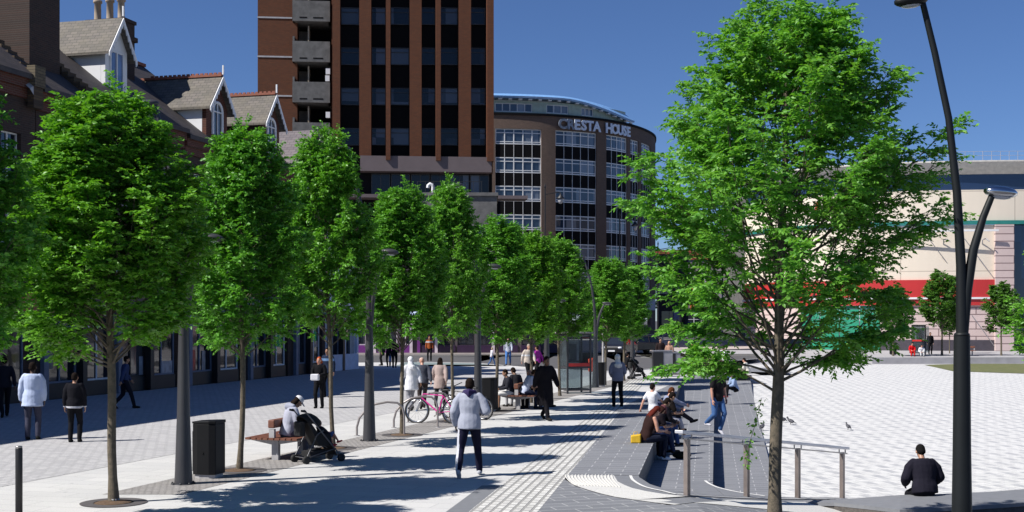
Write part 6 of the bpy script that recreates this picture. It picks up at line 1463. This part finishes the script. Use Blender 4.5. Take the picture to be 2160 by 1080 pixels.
sits('person in dark jacket and blue jeans with hands joined on the steps', 30.6, -.05, -62, 1.74, top=(.015, .014, .02), legs=(.03, .06, .18), shoe=(.02, .02, .02), skn='brown', hair='short', lean=22, head=(20, 0), vox=.012, wr=[(.0, .50, .22), (.08, .50, .20)], an=[(-.12, .46, fz + .09), (.14, .52, fz + .09)])
sits('person in black tee shirt and grey shorts with white trainers on the steps', 32.6, .0, -66, 1.78, top=(.018, .014, .013), legs=(.36, .36, .42), shoe=(.72, .72, .74), skn='mid', sleeve='short', lean=22, head=(16, 0), vox=.012, wr=[(-.05, .46, .26), (.10, .50, .28)], an=[(-.10, .50, fz + .09), (.14, .60, fz + .09)], lowh='crop')
sits('person in pale shirt with one leg crossed showing a black shoe, on the steps', 34.6, .02, -74, 1.74, top=(.25, .28, .40), legs=(.02, .02, .03), shoe=(.012, .012, .012), skn='fair', hairc=(.10, .035, .015), lean=10, head=(20, 0), vox=.012, wr=[(-.05, .46, .26), (.10, .62, .34)], an=[(-.10, .50, fz + .09), (.02, .80, -.08)])
sits('person in white tee shirt leaning back on one arm on the steps', 36.8, -.42, -52, 1.70, top=(.72, .73, .78), legs=(.05, .06, .12), shoe=(.3, .3, .3), skn='fair', sleeve='short', lean=-8, head=(18, 0), vox=.012, wr=[(-.30, -.28, .06), (.14, .36, .22)], an=[(-.10, .75, fz + .4), (.14, .80, fz + .09)])
person('man in black tee shirt and blue jeans stepping along the slate step', gp(1513, 912, -.40), -172 + 22, 1.87, 'walk', (.018, .016, .018), jean, (.5, .5, .55), skn='fair', sleeve='short', hairc=(.03, .012, .01), vox=.011, head=(10, 28), an=[(-.09, .02, .09), (.12, -.30, .24)], wr=[(-.25, .05, .88), (.24, .10, .86)])
person('person in white top at the far end of the steps, behind the man in jeans', gp(1524, 800, -.1), -60, 1.68, 'walk', whit, jean, skn='fair', group='people at the far end of the steps', vox=.018)
person('seated person in pale blue top near the far end of the steps', gp(1552, 838, -.35), 100, 1.66, 'sit', seat=.25, top=(.3, .4, .6), legs=dk, shoe=(.5, .1, .12), skn='mid', group='people at the far end of the steps', vox=.018)
person('seated person in white top glimpsed under the big tree leaves', gp(1578, 800, -.3), 60, 1.68, 'sit', seat=.3, top=(.65, .62, .55), legs=(.3, .25, .2), skn='fair', group='people at the far end of the steps', vox=.02)
bg2 = thing('shoulder_bag', 'black bag left lying on the step by the feet of the seated woman', 'bag', onE(28.0, .62, -.40)); mb = MB(); mb.ell((0, 0, .08), (.22, .12, .085)); mb.build('bag', cloth((.02, .022, .015)), bg2, world=False); mb = MB(); mb.tube([(-.15, 0, .12), (-.05, -.1, .17), (.1, -.08, .16), (.17, 0, .1)], .012, 6); mb.build('strap', cloth(dk), bg2, world=False)
# man on the low wall
person('man seen from behind in puffy black jacket sitting on the low wall at right', atY(1951, 21.1, -.25), 2, 1.74, 'sit', (.016, .015, .024), (.012, .012, .016), skn='mid', hair='short', hairc=(.010, .009, .009), seat=.0, lean=14, head=(14, 0), bulk=3.4, vox=.0105,
       wr=[(-.24, .30, .16), (.24, .30, .16)], an=[(-.12, .44, -.46), (.12, .44, -.46)])
# people at the far kiosk
person('person in bright red top sitting beside the right-hand kiosk', atY(1923, 89, .15), 175, 1.6, 'sit', seat=.25, top=(.62, .015, .02), legs=(.6, .02, .02), skn='fair', vox=.022, group='people at the far right kiosk')
person('person in white top sitting beside the one in red at the far kiosk', atY(1943, 89, .15), 175, 1.5, 'sit', seat=.15, top=whit, legs=(.6, .6, .6), skn='fair', vox=.022, group='people at the far right kiosk')
person('person in black standing by the door of the far right kiosk', atY(1962, 94.5, .15), 180, 1.7, 'stand', dk, dk, vox=.022, group='people at the far right kiosk')
